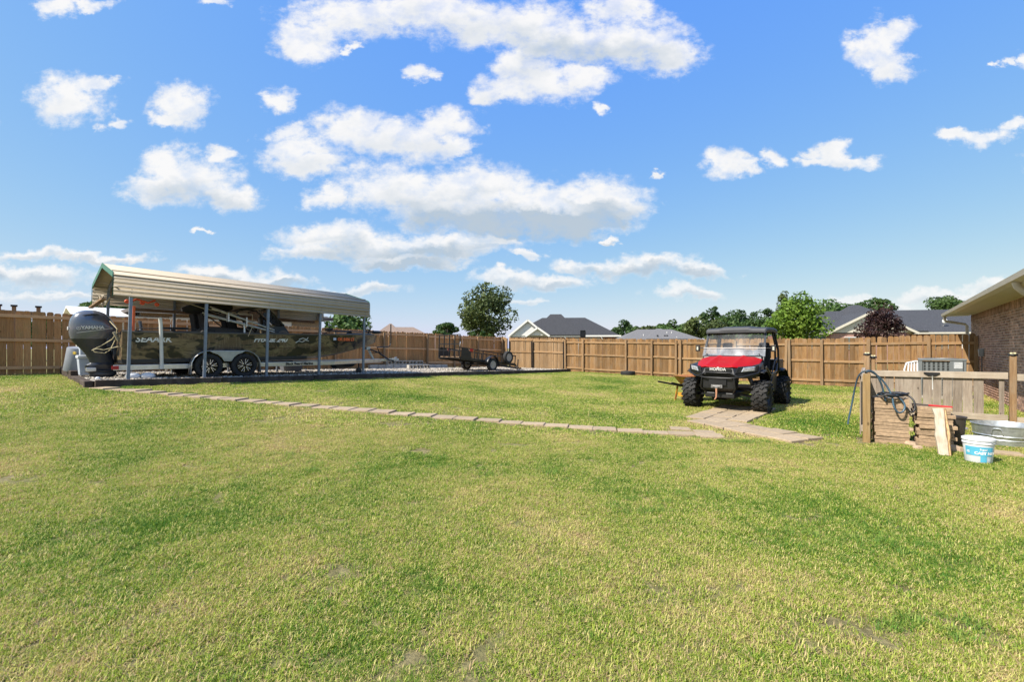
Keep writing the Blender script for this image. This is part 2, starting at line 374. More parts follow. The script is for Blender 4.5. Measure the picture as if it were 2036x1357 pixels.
m, t, b, out = newmat('lawn_soil')
pos = t.node('ShaderNodeNewGeometry').outputs['Position']
n1 = t.smooth(t.noise(pos, .55, 5, .6), .35, .68); n2 = t.smooth(t.noise(pos, 14, 6, .7), .35, .7); n3 = t.smooth(t.noise(pos, .9, 6, .65), .56, .70)
cc = t.mix(n2, (.15, .125, .06), (.32, .265, .13)); cc = t.mix(t.math('MULTIPLY', n1, .6), cc, (.15, .18, .04))
cc = t.mix(t.math('MULTIPLY', n3, .55), cc, (.42, .32, .21))
setc(t, b, 'Base Color', cc); b.inputs['Roughness'].default_value = .95; b.inputs['Specular IOR Level'].default_value = .1
bn = t.node('ShaderNodeBump', ins={'Strength': .8, 'Distance': .03, 'Height': t.noise(pos, 40, 5, .7)}); t.l.new(bn.outputs[0], b.inputs['Normal'])
LAWN = m
def axis_pts(lo, hi, fine_lo, fine_hi, st):
    a = list(np.arange(fine_lo, fine_hi+st, st)); k = st; x = fine_lo
    while x > lo: k *= 1.5; x -= k; a.insert(0, x)
    k = st; x = a[-1]
    while x < hi: k *= 1.5; x += k; a.append(x)
    return np.array(a)
gx = axis_pts(-500, 500, -16, 18, .3); gy = axis_pts(-60, 900, -2, 32, .3)
GX, GY = np.meshgrid(gx, gy); GZ = gzv(GX, GY)
V = np.stack([GX, GY, GZ], -1).reshape(-1, 3); nx, ny = len(gx), len(gy)
ii, jj = np.meshgrid(np.arange(nx-1), np.arange(ny-1)); q = (jj*nx+ii).ravel()
ground = np_mesh('ground', V, np.stack([q, q+1, q+nx+1, q+nx], -1), LAWN, smooth=True); tag(ground, 'open lawn of patchy green and straw coloured grass with bare soil', kind='structure')

# ------------------------------------------------------------------ gravel pad inside a timber border
GRAV = mat('gravel_bed', (.26, .235, .20), .95, var=.4, scale=30, bump=1.0, dirt=.4, dirtc=(.2, .17, .14), dirts=12)
pb = MB(); pb.sheet(lambda a, c: pad_pt(a*PADL, .05+c*(PADW-.1)), 40, 10)
tag(pb.build('gravel_pad', GRAV), 'raised bed of pale river gravel inside dark timber edging', kind='structure')
STONE = leafmat('gravel_stone', (.12, .10, .08), (.38, .33, .265), (.62, .56, .47), 0.0, 2.0, .85)
ico = bmesh.new(); bmesh.ops.create_icosphere(ico, subdivisions=1, radius=1)
iv = np.array([v.co[:] for v in ico.verts]); itf = np.array([[v.index for v in f.verts] for f in ico.faces]); ico.free()
def stones(name, pts, rad, material, flat=.6):
    n = len(pts); nv = len(iv)
    sc3 = rad[:, None]*np.stack([rng.uniform(.7, 1.3, n), rng.uniform(.7, 1.3, n), rng.uniform(.4, 1, n)*flat*1.3], 1)
    v = iv[None]*(1+rng.uniform(-.22, .22, (n, nv, 1)))*sc3[:, None, :]
    a = rng.uniform(0, 6.28, n); c, s_ = np.cos(a)[:, None], np.sin(a)[:, None]
    v = np.stack([v[..., 0]*c - v[..., 1]*s_, v[..., 0]*s_ + v[..., 1]*c, v[..., 2]], -1) + pts[:, None, :]
    f = (itf[None] + (np.arange(n)*nv)[:, None, None]).reshape(-1, 3)
    return np_mesh(name, v.reshape(-1, 3), f, material, np.repeat(rng.uniform(0, 1, n), len(itf)))
ns = 15000; ss = PADL*rng.uniform(0, 1, ns)**1.15; ws = rng.uniform(.06, PADW-.1, ns)
pp = np.array(PADO)[None, :2] + ss[:, None]*np.array(D)[None, :2] + ws[:, None]*np.array(N)[None, :2]
g = stones('gravel', np.column_stack([pp, pad_front(ss)+.12+rng.uniform(0, .02, ns)]), rng.uniform(.016, .042, ns), STONE)
tag(g, 'loose pale river gravel stones spread under the carport', 'gravel', kind='stuff')

border = thing('timber_border', 'dark weathered landscape timbers edging the gravel pad', 'edging', (PADO.x, PADO.y, 0))
def timber(a, c, wd, h, par=border):
    o = MB(); o.beam((0, 0, 0), (0+(c-a).length, 0, 0), wd, h)
    b_ = o.build('timber', TIMBER, par, bevel=.012); b_.matrix_world = frame(a, c-a); return b_
bpy.context.view_layer.update()
s = 0; L = 2.42
while s < PADL-.1:
    e = min(s+L, PADL); k = random.uniform(-.012, .012)
    a = PADO + D*(s+.006) + Vector((0, 0, pad_front(s)+.055+k)); c = PADO + D*(e-.006) + Vector((0, 0, pad_front(e)+.055+k*.5))
    timber(a, c, .14, .19); s = e
for j in range(2):
    a0, a1 = .08 + j*2.55, .08 + (j+1)*2.55
    for lay in range(2 if j else 1):
        zz = pad_front(0) + .05 + .14*lay
        timber(PADO - D*.08*(1) + N*a0 + Vector((0, 0, zz)), PADO - D*.08 + N*(a1-.02) + Vector((0, 0, zz+.02)), .15, .15)
# ------------------------------------------------------------------ pavers: the long path, and the parking slabs
KEEP = []      # (centre, axis, half length, half width): no grass grows here
pav = []
for i in range(4):
    mb = MB(); k = random.uniform; h = .055
    pts = [(-.2+k(-.006, .006), -.175+k(-.008, .008)), (.2+k(-.006, .006), -.175+k(-.008, .008)), (.2+k(-.006, .006), .175+k(-.008, .008)), (-.2+k(-.006, .006), .175+k(-.008, .008))]
    mb.loft([[(x, y, 0) for x, y in pts], [(x, y, h-.008) for x, y in pts], [(x*.975, y*.97, h) for x, y in pts]])
    me = mb.mesh('paver'); me.materials.append(PAVER); pav.append(me)
def lay_paver(par, c, ax, sx=1, sy=1, z=None, lift=-.01, tilt=.012):
    zz = (gz(c.x, c.y) if z is None else z) + lift
    o = inst('paver', random.choice(pav), par, (c.x, c.y, zz), (random.gauss(0, tilt), random.gauss(0, tilt), math.atan2(ax.y, ax.x)+random.gauss(0, .02)), (sx, sy, 1))
    KEEP.append((c.x, c.y, ax.x, ax.y, .2*sx, .175*sy)); return o
path = bpy.data.objects.new('paver_path', None); col.objects.link(path); tag(path, 'single row of tan concrete pavers across the lawn', kind='structure')
A, B = Vector((-8.95, 9.83, 0)), Vector((3.35, 7.27, 0)); ax = (B-A).normalized(); n = 31
for i in range(n):
    c = A + (B-A)*(i+.5)/n; nn = Vector((-ax.y, ax.x, 0))
    if i == 17: c = c - nn*.10
    lay_paver(path, c + nn*random.gauss(0, .02) + ax*random.gauss(0, .008), ax, 1.012, 1.0 if i < 20 else .85, lift=random.uniform(-.036, -.018), tilt=.010)
slab = bpy.data.objects.new('paver_slab', None); col.objects.link(slab); tag(slab, 'tan paver parking pad leading under the red utility vehicle', kind='structure')
rt = Vector((D.y, -D.x, 0))
W0 = Vector((3.62, 9.02, 0))
for i in range(6):
    for j in range(3):
        lay_paver(slab, W0 + D*(i*.415+.2+.07*j) + rt*(j*.37), D, .985, 1.0, lift=random.uniform(-.022, -.008))
E = Vector((.40, -.917, 0)).normalized(); E2 = Vector((.917, .40, 0))
for i in range(5):
    for j in range(2):
        lay_paver(slab, Vector((3.47, 8.47, 0)) + E*(i*.415) + E2*(j*.375+.1), E, .98, 1.02, lift=random.uniform(-.018, -.004))
for (x, y) in ((1352, 856), (1400, 862), (1412, 870)):
    p = px(x, y, EYE*F/(y-HY)); lay_paver(path, Vector((p.x, p.y, 0)), ax, .8, .8, lift=-.022)

# ------------------------------------------------------------------ grass: little tufts planted over the lawn
GRASS = leafmat('grass_blade', (.075, .19, .014), (.37, .45, .050), (.76, .62, .27), .35, .6, .6, 1.5, .80, (.50, .36, .19))
gt = NT(GRASS.node_tree)   # dark, lush spots where the lawn is fed
def tuft(name, n, size, h, wd, seed):
    r = np.random.default_rng(seed)
    x, y = r.uniform(-size, size, n), r.uniform(-size, size, n); a = r.uniform(0, 6.283, n); lean = r.uniform(.35, 1.5, n)
    hh = h*r.uniform(.35, 1.15, n); ww = wd*r.uniform(.6, 1.3, n)
    ca, sa = np.cos(a), np.sin(a); px_, py_ = -sa*ww/2, ca*ww/2
    r1, z1 = hh*.55*np.sin(lean*.55), hh*.55*np.cos(lean*.55)
    r2, z2 = r1+hh*.55*np.sin(lean*1.25), np.maximum(z1+hh*.5*np.cos(lean*1.25), .004)
    v = np.stack([np.stack([x-px_, y-py_, np.zeros(n)], 1), np.stack([x+px_, y+py_, np.zeros(n)], 1),
                  np.stack([x+ca*r1+px_*.8, y+sa*r1+py_*.8, z1], 1), np.stack([x+ca*r1-px_*.8, y+sa*r1-py_*.8, z1], 1),
                  np.stack([x+ca*r2, y+sa*r2, z2], 1)], 1).reshape(-1, 3)
    k = np.arange(n)*5
    f = np.concatenate([np.stack([k, k+1, k+2], 1), np.stack([k, k+2, k+3], 1), np.stack([k+3, k+2, k+4], 1)])
    straw = r.uniform(0, 1, n); tint = np.where(straw < .25, r.uniform(.70, 1.0, n), r.uniform(.0, .58, n))
    return np_mesh(name, v, f, GRASS, np.concatenate([tint]*3), link=False)
tufts = [tuft('tuft', 560, .11, .033, .0042, 11+i) for i in range(4)] + [tuft('tuft', 190, .14, .038, .0085, 31+i) for i in range(3)] + [tuft('tuft', 110, .09, .085, .007, 51)]
keep = np.array(KEEP)
def grass_points(y0, y1, step, seed, wide=1.2):
    r = np.random.default_rng(seed); X = np.arange(-16, 17, step); Y = np.arange(y0, y1, step)
    x, y = np.meshgrid(X, Y); x = (x + r.uniform(-.6, .6, x.shape)*step).ravel(); y = (y + r.uniform(-.6, .6, y.shape)*step).ravel()
    ok = np.abs(x) < wide*y + .6
    s_ = (x-PADO.x)*D.x + (y-PADO.y)*D.y; w_ = (x-PADO.x)*N.x + (y-PADO.y)*N.y
    ok &= ~((s_ > -.22) & (s_ < PADL+.6) & (w_ > -.14))                      # the gravel pad
    ok &= (s_ > -4) | (w_ > -99)
    ok &= w_ < PADW + .1                                                     # up to the left fence
    ok &= ((x-2.92)*-D.x + (y-24.7)*-D.y) > .02                               # up to the right fence
    for (kx, ky, ax_, ay_, hl, hw) in KEEP:
        a_ = (x-kx)*ax_ + (y-ky)*ay_; b_ = -(x-kx)*ay_ + (y-ky)*ax_
        ok &= ~((np.abs(a_) < hl+.05+r.uniform(-.03, .03, x.shape)) & (np.abs(b_) < hw+.045+r.uniform(-.07, .03, x.shape)))
    # thin where the soil is bare (worn spots, the ground round the stacked pavers)
    nz = np.sin(x*1.7+np.sin(y*2.3)*1.3)*np.cos(y*1.9+np.sin(x*1.1)*1.7) + .6*np.sin(x*4.1+y*3.3)*np.sin(y*5.2-x*2.2)
    ok &= ~((nz > .92) & (r.uniform(0, 1, x.shape) < .55))
    for (bx, by, br) in ((6.1, 6.75, .55), (5.6, 6.75, .5), (6.5, 6.5, .6), (4.6, 6.75, .35), (5.35, 7.0, .4), (5.3, 9.7, .3), *[(px(a_, b_, EYE*F/(b_-HY)).x, px(a_, b_, EYE*F/(b_-HY)).y, c_) for a_, b_, c_ in ((1890, 1235, .16), (1930, 1250, .12), (1885, 1105, .2), (1770, 1160, .16), (1600, 1030, .22), (1650, 1245, .12), (1300, 960, .2), (690, 1045, .2), (1330, 945, .3), (250, 1260, .12), (560, 1330, .1), (900, 1240, .13), (1170, 1330, .1), (420, 915, .3), (700, 1170, .16), (1480, 1180, .14))]):
        ok &= ~(((x-bx)**2 + (y-by)**2 < br*br) & (r.uniform(0, 1, x.shape) < (.6 if by > 6.2 else .42)))
    return x[ok], y[ok]
def plant(name, x, y, tids, seed, smin=.7, smax=1.25, label=None):
    r = np.random.default_rng(seed); n = len(x)
    me = bpy.data.meshes.new(name); me.vertices.add(n); me.vertices.foreach_set('co', np.column_stack([x, y, gzv(x, y)-.002]).astype(np.float32).ravel())
    me.update()
    for nm, ty, val in (('pick', 'INT', r.integers(0, len(tids), n)), ('turn', 'FLOAT', r.uniform(0, 6.283, n)), ('size', 'FLOAT', r.uniform(smin, smax, n))):
        at = me.attributes.new(nm, ty, 'POINT'); at.data.foreach_set('value', val.astype(np.int32 if ty == 'INT' else np.float32))
    o = bpy.data.objects.new(name, me); col.objects.link(o)
    ng = bpy.data.node_groups.new(name, 'GeometryNodeTree')
    ng.interface.new_socket('Geometry', in_out='INPUT', socket_type='NodeSocketGeometry'); ng.interface.new_socket('Geometry', in_out='OUTPUT', socket_type='NodeSocketGeometry')
    gi = ng.nodes.new('NodeGroupInput'); go = ng.nodes.new('NodeGroupOutput')
    ip = ng.nodes.new('GeometryNodeInstanceOnPoints'); jn = ng.nodes.new('GeometryNodeGeometryToInstance')
    for tid in reversed(tids):
        oi = ng.nodes.new('GeometryNodeObjectInfo'); oi.inputs['Object'].default_value = tufts[tid]; ng.links.new(oi.outputs['Geometry'], jn.inputs[0])
    def attr(nm, ty):
        a = ng.nodes.new('GeometryNodeInputNamedAttribute'); a.data_type = ty; a.inputs['Name'].default_value = nm
        return [q for q in a.outputs if q.enabled and q.name == 'Attribute'][0]
    ng.links.new(gi.outputs[0], ip.inputs['Points']); ng.links.new(jn.outputs[0], ip.inputs['Instance'])
    ip.inputs['Pick Instance'].default_value = True
    ng.links.new(attr('pick', 'INT'), ip.inputs['Instance Index'])
    cb = ng.nodes.new('ShaderNodeCombineXYZ'); ng.links.new(attr('turn', 'FLOAT'), cb.inputs[2]); ng.links.new(cb.outputs[0], ip.inputs['Rotation'])
    ng.links.new(attr('size', 'FLOAT'), ip.inputs['Scale'])
    ng.links.new(ip.outputs[0], go.inputs[0])
    md = o.modifiers.new('plant', 'NODES'); md.node_group = ng
    return tag(o, label, 'grass', kind='stuff')
x1, y1 = grass_points(1.6, 7.0, .090, 3); thin = np.random.default_rng(9).uniform(0, 1, len(x1)) > .10; x1, y1 = x1[thin], y1[thin]; x2, y2 = grass_points(7.0, 27.5, .15, 4)
plant('grass', x1, y1, [0, 1, 2, 3], 5, .5, 1.15, label='short patchy lawn grass in the open foreground')
plant('grass', x2, y2, [4, 5, 6], 6, label='short lawn grass between the paver path and the fences')
# taller weeds: round the vehicle, along the path, at the foot of the fences, and lush spots in the open lawn
wx, wy = [], []
def spot(x, y, rx, ry, n):
    wx.extend(rng.normal(x, rx, n)); wy.extend(rng.normal(y, ry, n))
for (sx_, sy_, rx, ry, n) in ((1640,1070,.22,.14,26),(1740,1080,.16,.12,18),(1470,880,.25,.08,45),(1370,990,.2,.12,26),(1270,1015,.24,.12,24),(700,960,.45,.18,30),(560,935,.4,.16,20),(1500,938,.35,.12,22),(1320,830,.3,.2,60),(1400,800,.4,.25,120),(1850,1240,.1,.07,9),(1000,945,.5,.2,24)):
    p = px(sx_, sy_, EYE*F/(sy_-HY)); spot(p.x, p.y, rx, ry, n)
for i in range(140):
    tt = rng.uniform(0, 1); p = A + (B-A)*tt; sd = rng.choice([-1, 1]); spot(p.x + ax.y*sd*.22, p.y - ax.x*sd*.22, .03, .03, 1)
for i in range(150):
    tt = rng.uniform(.03, 1); p = Vector((2.92, 24.7, 0)) + Vector((D.y, -D.x, 0))*tt*15 - D*rng.uniform(.06, .3); spot(p.x, p.y, .05, .05, 1)
for i in range(120):
    p = PADO + D*rng.uniform(0, PADL) - N*rng.uniform(.1, .22); spot(p.x, p.y, .04, .04, 1)
wx = np.array(wx); wy = np.array(wy); ok = np.ones(len(wx), bool)
for (kx, ky, ax_, ay_, hl, hw) in KEEP:
    a_ = (wx-kx)*ax_ + (wy-ky)*ay_; b_ = -(wx-kx)*ay_ + (wy-ky)*ax_; ok &= ~((np.abs(a_) < hl) & (np.abs(b_) < hw))
LUSH = leafmat('lush_grass', (.10, .22, .025), (.21, .33, .05), (.38, .43, .09), .38, .8, .55)
tufts[7].data.materials[0] = LUSH
plant('tall_grass', wx[ok], wy[ok], [7], 8, .30, .70, label='taller lush green weeds in spots over the lawn')

# ------------------------------------------------------------------ fences
def picket_meshes(h, wd, m_, n=4, ear=.035, th=.017):
    out_ = []
    for i in range(n):
        mb = MB(); k = random.uniform(-.006, .006); w2 = wd/2 + random.uniform(-.004, .002)
        prof = [(-w2, 0), (w2, 0), (w2+k*.4, h-ear*1.3), (w2*.80+k, h-ear*.35), (w2*.45+k, h), (-w2*.45+k, h), (-w2*.80+k, h-ear*.35), (-w2+k*.4, h-ear*1.3)]
        mb.prism(prof, -th/2, th/2); me = mb.mesh('picket'); me.materials.append(m_); out_.append(me)
    return out_
def lerp_tab(tab, x):
    xs = [a for a, _ in tab]; return float(np.interp(x, xs, [b_ for _, b_ in tab]))
def run(par, origin, axis, s0, s1, top, base, pitch, gap, pm, ph, posts, pm_post, rail_m, rails=(.22, .95, 1.62), post_h=-.06, inward=1, lean=.006, post_w=.09, skip=None):
    """pickets, posts and rails of one fence run; inward: side (sign of the normal) that posts and rails are on"""
    nrm = Vector((-axis.y, axis.x, 0))*inward; rz = math.atan2(axis.y, axis.x); s = s0
    while s < s1:
        p = origin + axis*s; z0 = base(s); hh = top(s) - z0
        if not (skip and skip(s)):
            inst('picket', random.choice(pm), par, (p.x + nrm.x*random.uniform(-.003, .003), p.y, z0 + random.uniform(-.02, .02)), (random.gauss(0, lean*.6), random.gauss(0, lean), rz + (math.pi if random.random() < .5 else 0)), (1, 1, hh/ph))
        s += pitch + random.uniform(-gap, gap)*.5
    for a, e in zip(posts[:-1], posts[1:]):
        for r_ in rails:
            k = random.uniform(-.03, .03); pa, pe = origin + axis*(a+.02), origin + axis*(e-.02)
            za = base(a) + (top(a)-base(a))*r_/1.83 + k; ze = base(e) + (top(e)-base(e))*r_/1.83 + k
            mb = MB(); l_ = (pe-pa).length; mb.beam((0, 0, 0), (l_, 0, 0), .038, .085)
            o = mb.build('rail', rail_m, par, bevel=.004); o.matrix_world = frame(pa + nrm*.03 + Vector((0, 0, za)), pe-pa + Vector((0, 0, ze-za)))
    for a in posts:
        p = origin + axis*a + nrm*.075; z0 = base(a) - .12; hh = top(a) - z0 + post_h + random.uniform(-.015, .015)
        mb = MB(); mb.box((0, 0, hh/2), (post_w, post_w, hh)); o = mb.build('post', pm_post, par, bevel=.006)
        wpar(o); o.location = (p.x, p.y, z0); o.rotation_euler = (random.gauss(0, .006), random.gauss(0, .006), rz)
C0 = Vector((-.55, 27.7, 0))
pl = picket_meshes(1.83, .146, WOODL)
fl = thing('wood_fence', 'long brown picket fence behind the boat carport and gravel pad', 'fence', (C0.x, C0.y, 0))
ltop = lambda s: 2.045 + .0197*s + .012*math.sin(s*1.3)
lbase = lambda s: lerp_tab(((0, .28), (6, .42), (8.4, .47), (19.2, .64), (22, .70)), s)
lp = [.15, 2.2, 4.0, 5.84, 8.38, 10.8, 13.2, 15.6, 18.0, 20.9]
run(fl, C0, -D, .1, 9.6, ltop, lbase, .150, .004, pl, 1.83, [p_ for p_ in lp if p_ < 9], POSTW, WOODLX, rails=(.24, 1.0, 1.66), inward=1)
run(fl, C0, -D, 9.6, 21.6, ltop, lbase, .153, .004, pl, 1.83, [8.38, 10.8, 13.2, 15.6], POSTW, WOODLX, rails=(.24, 1.0, 1.66), inward=1, post_h=-.15)
run(fl, C0, -D, 99, 99, ltop, lbase, .157, .004, pl, 1.83, [15.6, 22.0], POSTW, WOODLX, rails=(.20, .99, 1.70), inward=1, post_h=-.3)
RA = Vector((D.y, -D.x, 0)); RO = Vector((2.92, 24.7, 0))
def sr(x): u = (x-CX)/F; return (RO.y*u - RO.x)/(RA.x - RA.y*u)
pr = picket_meshes(1.83, .141, WOODR)
rtop_t = sorted([(sr(x), z) for x, z in ((985, 2.06), (1011, 2.03), (1125, 1.94), (1250, 1.86), (1345, 1.81), (1640, 1.775), (1725, 1.78), (1790, 1.80), (1945, 1.85))])
rbase_t = sorted([(sr(x), z) for x, z in ((985, .24), (1011, .2), (1125, .10), (1250, .05), (1345, .02), (1640, -.01), (1945, -.01))])
rtop = lambda s: lerp_tab(rtop_t, s); rbase = lambda s: lerp_tab(rbase_t, s)
fr = thing('wood_fence', 'sunlit brown picket fence running from the double gate to the brick house', 'fence', (RO.x, RO.y, 0))
rp = [sr(x) for x in (1126, 1161, 1246, 1297, 1346, 1462, 1571, 1635, 1727, 1847, 1941)]
run(fr, RO, RA, sr(1126), sr(1725), rtop, rbase, .143, .006, pr, 1.83, rp[:9], POSTW, WOODRX, inward=-1)
run(fr, RO, RA, sr(1725), sr(1944), lambda s: rtop(s)+.02, rbase, .156, .008, pr, 1.83, rp[8:], POSTW, WOODRX, rails=(.25, .98, 1.55), inward=-1)
for x in (1354, 1563): run(fr, RO, RA, 99, 99, rtop, rbase, 1, 0, pr, 1, [sr(x)], POSTW, WOODRX, inward=-1)
gt_ = thing('fence_gate', 'double picket gate with black metal centre post beside the utility trailer', 'gate', (RO.x, RO.y, 0))
prg = picket_meshes(1.83, .139, wood('gate_wood', (.37, .235, .12), (.20, .118, .056), (.30, .25, .19), .25, .22))
run(gt_, RO, RA, sr(1011)+.12, sr(1060)-.05, rtop, lambda s: rbase(s)+.05, .1425, .004, prg, 1.83, [sr(1012)+.1, sr(1059)], BLACKM, WOODRX, rails=(1.0, 1.66), inward=-1, post_w=.05, post_h=-.2)
run(gt_, RO, RA, sr(1060)+.09, sr(1124)-.03, rtop, lambda s: rbase(s)+.05, .1425, .004, prg, 1.83, [sr(1061.5), sr(1122)], BLACKM, WOODRX, rails=(1.0, 1.66), inward=-1, post_w=.05, post_h=-.2)
ct = thing('wood_fence', 'short tan fence return with a boxed corner post between gate and long fence', 'fence', (C0.x, C0.y, 0))
run(ct, RO, RA, sr(991), sr(1008), lambda s: rtop(s)+.02, rbase, .145, .004, prg, 1.83, [sr(990), sr(1009)], POSTW, WOODRX, inward=-1)

# low grey fence near the house
LF0 = Vector((7.63, 9.78, 0)); LF1 = Vector((9.24, 8.4, 0)); LA = (LF1-LF0).normalized()
lf = thing('low_fence', 'low weathered grey fence with solar capped posts by the paver stacks', 'fence', LF0)
pg = picket_meshes(.75, .141, WOODG, ear=.004)
s = .08; i = 0
while s < 1.78:
    p = LF0 + LA*s; inst('picket', random.choice(pg), lf, (p.x, p.y, .10 + random.uniform(-.01, .01)) , (0, random.gauss(0, .01), math.atan2(LA.y, LA.x)), (1, 1, 1)); s += .1455; i += 1
p = LF0 + LA*1.98; inst('picket', pg[0], lf, (p.x, p.y, .08), (0, 0, math.atan2(LA.y, LA.x)), (.5, 1, 1.04))
ln = Vector((LA.y, -LA.x, 0))
for a, e, z in ((-.06, 2.06, .875), (2.17, 3.4, .875), (-.06, 2.06, .085), (2.17, 3.4, .085)):
    mb = MB(); mb.beam((0, 0, 0), (e-a, 0, 0), .038, .125 if z > .5 else .12); o = mb.build('rail', WOODGX, lf, bevel=.005)
    o.matrix_world = frame(LF0 + LA*a + ln*.03 + Vector((0, 0, z)), LA + Vector((0, 0, .012)))
def post(par, p, h, wd=.092, m_=POSTW, cap=True, rz=None):
    mb = MB(); mb.box((0, 0, h/2-.05), (wd, wd, h+.1)); o = mb.build('post', m_, par, bevel=.007); wpar(o); o.location = (p.x, p.y, 0); o.rotation_euler = (0, 0, math.atan2(LA.y, LA.x) if rz is None else rz)
    if cap:
        c = MB(); c.lathe([(.0, .0), (.062, 0), (.068, .012), (.064, .028), (.04, .038), (0, .042)], 16, (0, 0, h)); k = c.build('post_cap', BLACK, o, smooth=30)
        e = MB()
        for q in (-.022, .022): e.box((q, 0, h+.05), (.032, .045, .025))
        e.build('solar_panel', mat('solar_lens', (.75, .68, .42), .4, var=.05), k)
    return o
post(lf, LF0 + ln*.02, 1.26); post(lf, LF1 + ln*.02, 1.27); post(lf, LF0 + LA*.10 - ln*.06, 1.20, .075)
SF1 = Vector((5.33, 6.84, 0)); SAx = (LF0-SF1).normalized()
sf = thing('low_fence', 'near post and edge-on side of the low fence carrying the hose', 'fence', SF1)
NEWP = wood('near_post_wood', (.40, .27, .125), (.22, .135, .055), (.36, .3, .2), .35, .1)
post(sf, SF1, 1.03, .092, NEWP, False)
s = .12
sl = Vector((-SAx.y, SAx.x, 0))
while s < 3.6:
    p = SF1 + SAx*s + sl*.075; inst('picket', random.choice(pg), sf, (p.x, p.y, .10), (0, 0, math.atan2(SAx.y, SAx.x)), (1, 1, 1.2)); s += .149
for z in (.2, .95):
    mb = MB(); mb.beam((0, 0, 0), (3.6, 0, 0), .038, .09); o = mb.build('rail', WOODGX, sf, bevel=.005); o.matrix_world = frame(SF1 + SAx*.0 + sl*.046 + Vector((0, 0, z)), SAx)

# ------------------------------------------------------------------ brick house at the right
HC = Vector((15.74, 15.6, 0)); HA = -D2; HN = Vector((-D2.y, D2.x, 0))       # far corner; HA runs towards the camera, HN faces the yard
WALL_H = 2.55
BRICK = mat('brick', (.43, .225, .15), .9, var=.3, scale=14, bump=.3, rnd=.42, c2=(.56, .34, .24), dirt=.35, dirtc=(.26, .165, .12), dirts=9)
MORTAR = mat('mortar', (.74, .62, .50), .95, var=.12, scale=40, bump=.4)
hs = thing('brick_house', 'brown brick house with cream soffit, gutter and downspouts', 'house', HC)
HM = frame(HC, HA)        # local x along the wall towards the camera, local y = to the house's inside or outside
ysign = 1 if (HM.to_3x3() @ Vector((0, 1, 0))).dot(HN) > 0 else -1
mb = MB(); L_ = 14.0
mb.box((L_/2, -ysign*4.0, WALL_H/2-.1), (L_, 8.0, WALL_H+.2)); o = mb.build('wall', MORTAR, hs); o.matrix_world = HM
bme = []
for i in range(5):
    mb = MB(); mb.box((0, 0, 0), (.193, .05, .0575)); me = mb.mesh('brick'); me.materials.append(BRICK); bme.append(me)
mb = MB(); mb.box((0, 0, 0), (.0575, .05, .193)); sold = mb.mesh('brick'); sold.materials.append(BRICK)
bl = []
for k in range(35):
    z = .034 + k*.0677
    for j in range(44):
        s = j*.203 + (.1 if k % 2 else .0) + .1
        if s < 8.4: bl.append((s, z, 0))
for j in range(123): bl.append((.034 + j*.0677, 2.40+.03, 1))
def inframe(s, z):
    p = HC + HA*s; return p.y > .5 and (p.x/p.y*F + CX) < 2040 and z > .0
bl.sort(key=lambda q: (not inframe(q[0], q[1]), (HC + HA*q[0]).y))
rest = MB(HM)
for i, (s, z, so) in enumerate(bl):
    if i < 300:
        o = inst('brick', sold if so else bme[i % 5], hs); o.matrix_world = HM @ Matrix.Translation((s, ysign*(-.018+random.uniform(-.002, .002)), z))
    else: rest.box((s, ysign*-.018, z), (.0575, .05, .193) if so else (.193, .05, .0575))
for k in range(36):      # the gable end, hidden behind the fence from here
    pass
# bricks further along carry a per-piece tone
m2_, t2, b2, o2 = newmat('brick_far')
ti = t2.node('ShaderNodeAttribute', attribute_name='tint').outputs['Fac']
cc = t2.mix(ti, (.25, .13, .088), (.57, .34, .24)); cc = t2.mix(t2.smooth(t2.noise(t2.node('ShaderNodeTexCoord').outputs['Object'], 14, 5, .6), .35, .7, 0, .5), cc, (.15, .09, .07))
setc(t2, b2, 'Base Color', cc); b2.inputs['Roughness'].default_value = .9
rv = np.array([tuple(v) for v in rest.v]); rf = np.array(rest.f)
o = np_mesh('brickwork', rv, rf, m2_, np.repeat(rng.uniform(0, 1, len(rf)//6), 6)); o.parent = hs; o.matrix_parent_inverse = Matrix.Translation(-HC); o['kind'] = 'stuff'
SOFF = mat('soffit', (.60, .52, .37), .6, var=.05)
TRIM = mat('gutter_tan', (.56, .48, .36), .45, var=.06, dirt=.25, dirtc=(.3, .25, .18))
mb = MB(); mb.box((L_/2-.3, ysign*.30, WALL_H+.012), (L_+.6, .60, .024)); o = mb.build('soffit', SOFF, hs); o.matrix_world = HM
mb = MB(); mb.prism([(.57, WALL_H-.03), (.60, WALL_H-.03), (.70, WALL_H+.0), (.71, WALL_H+.09), (.69, WALL_H+.09), (.68, WALL_H+.02), (.60, WALL_H+.0), (.60, WALL_H+.15), (.57, WALL_H+.15)], -.62, L_, lambda x, y, z: (y, ysign*x, z))
o = mb.build('gutter', TRIM, hs); o.matrix_world = HM
SHING = mat('shingle_dark', (.035, .036, .040), .95, var=.5, scale=7, stretch=(1, 1, 3), c2=(.085, .085, .09), bump=.4)
mb = MB(); prof = [(.66, WALL_H+.10), (-4.0, WALL_H+2.1), (-8.6, WALL_H+.10), (-8.6, WALL_H+.06), (-4.0, WALL_H+2.04), (.66, WALL_H+.06)]
mb.prism(prof, -.6, L_, lambda x, y, z: (y, ysign*x, z)); o = mb.build('roof', SHING, hs); o.matrix_world = HM
mb = MB(); mb.prism([(-.02, WALL_H), (-4, WALL_H+1.95), (-7.98, WALL_H)], .0, .05, lambda x, y, z: (y, ysign*x, z)); o = mb.build('gable', CREAM, hs); o.matrix_world = HM
def spout(s, side):
    pts = [(s, ysign*.64, WALL_H-.02), (s, ysign*.64, WALL_H-.12), (s, ysign*.60, WALL_H-.19), (s, ysign*.12, WALL_H-.30), (s, ysign*.065, WALL_H-.37), (s, ysign*.06, .15)]
    mb = MB(); mb.tube([Vector(p) for p in pts], .045, 8); o = mb.build('downspout', TRIM, hs, smooth=40); o.matrix_world = HM
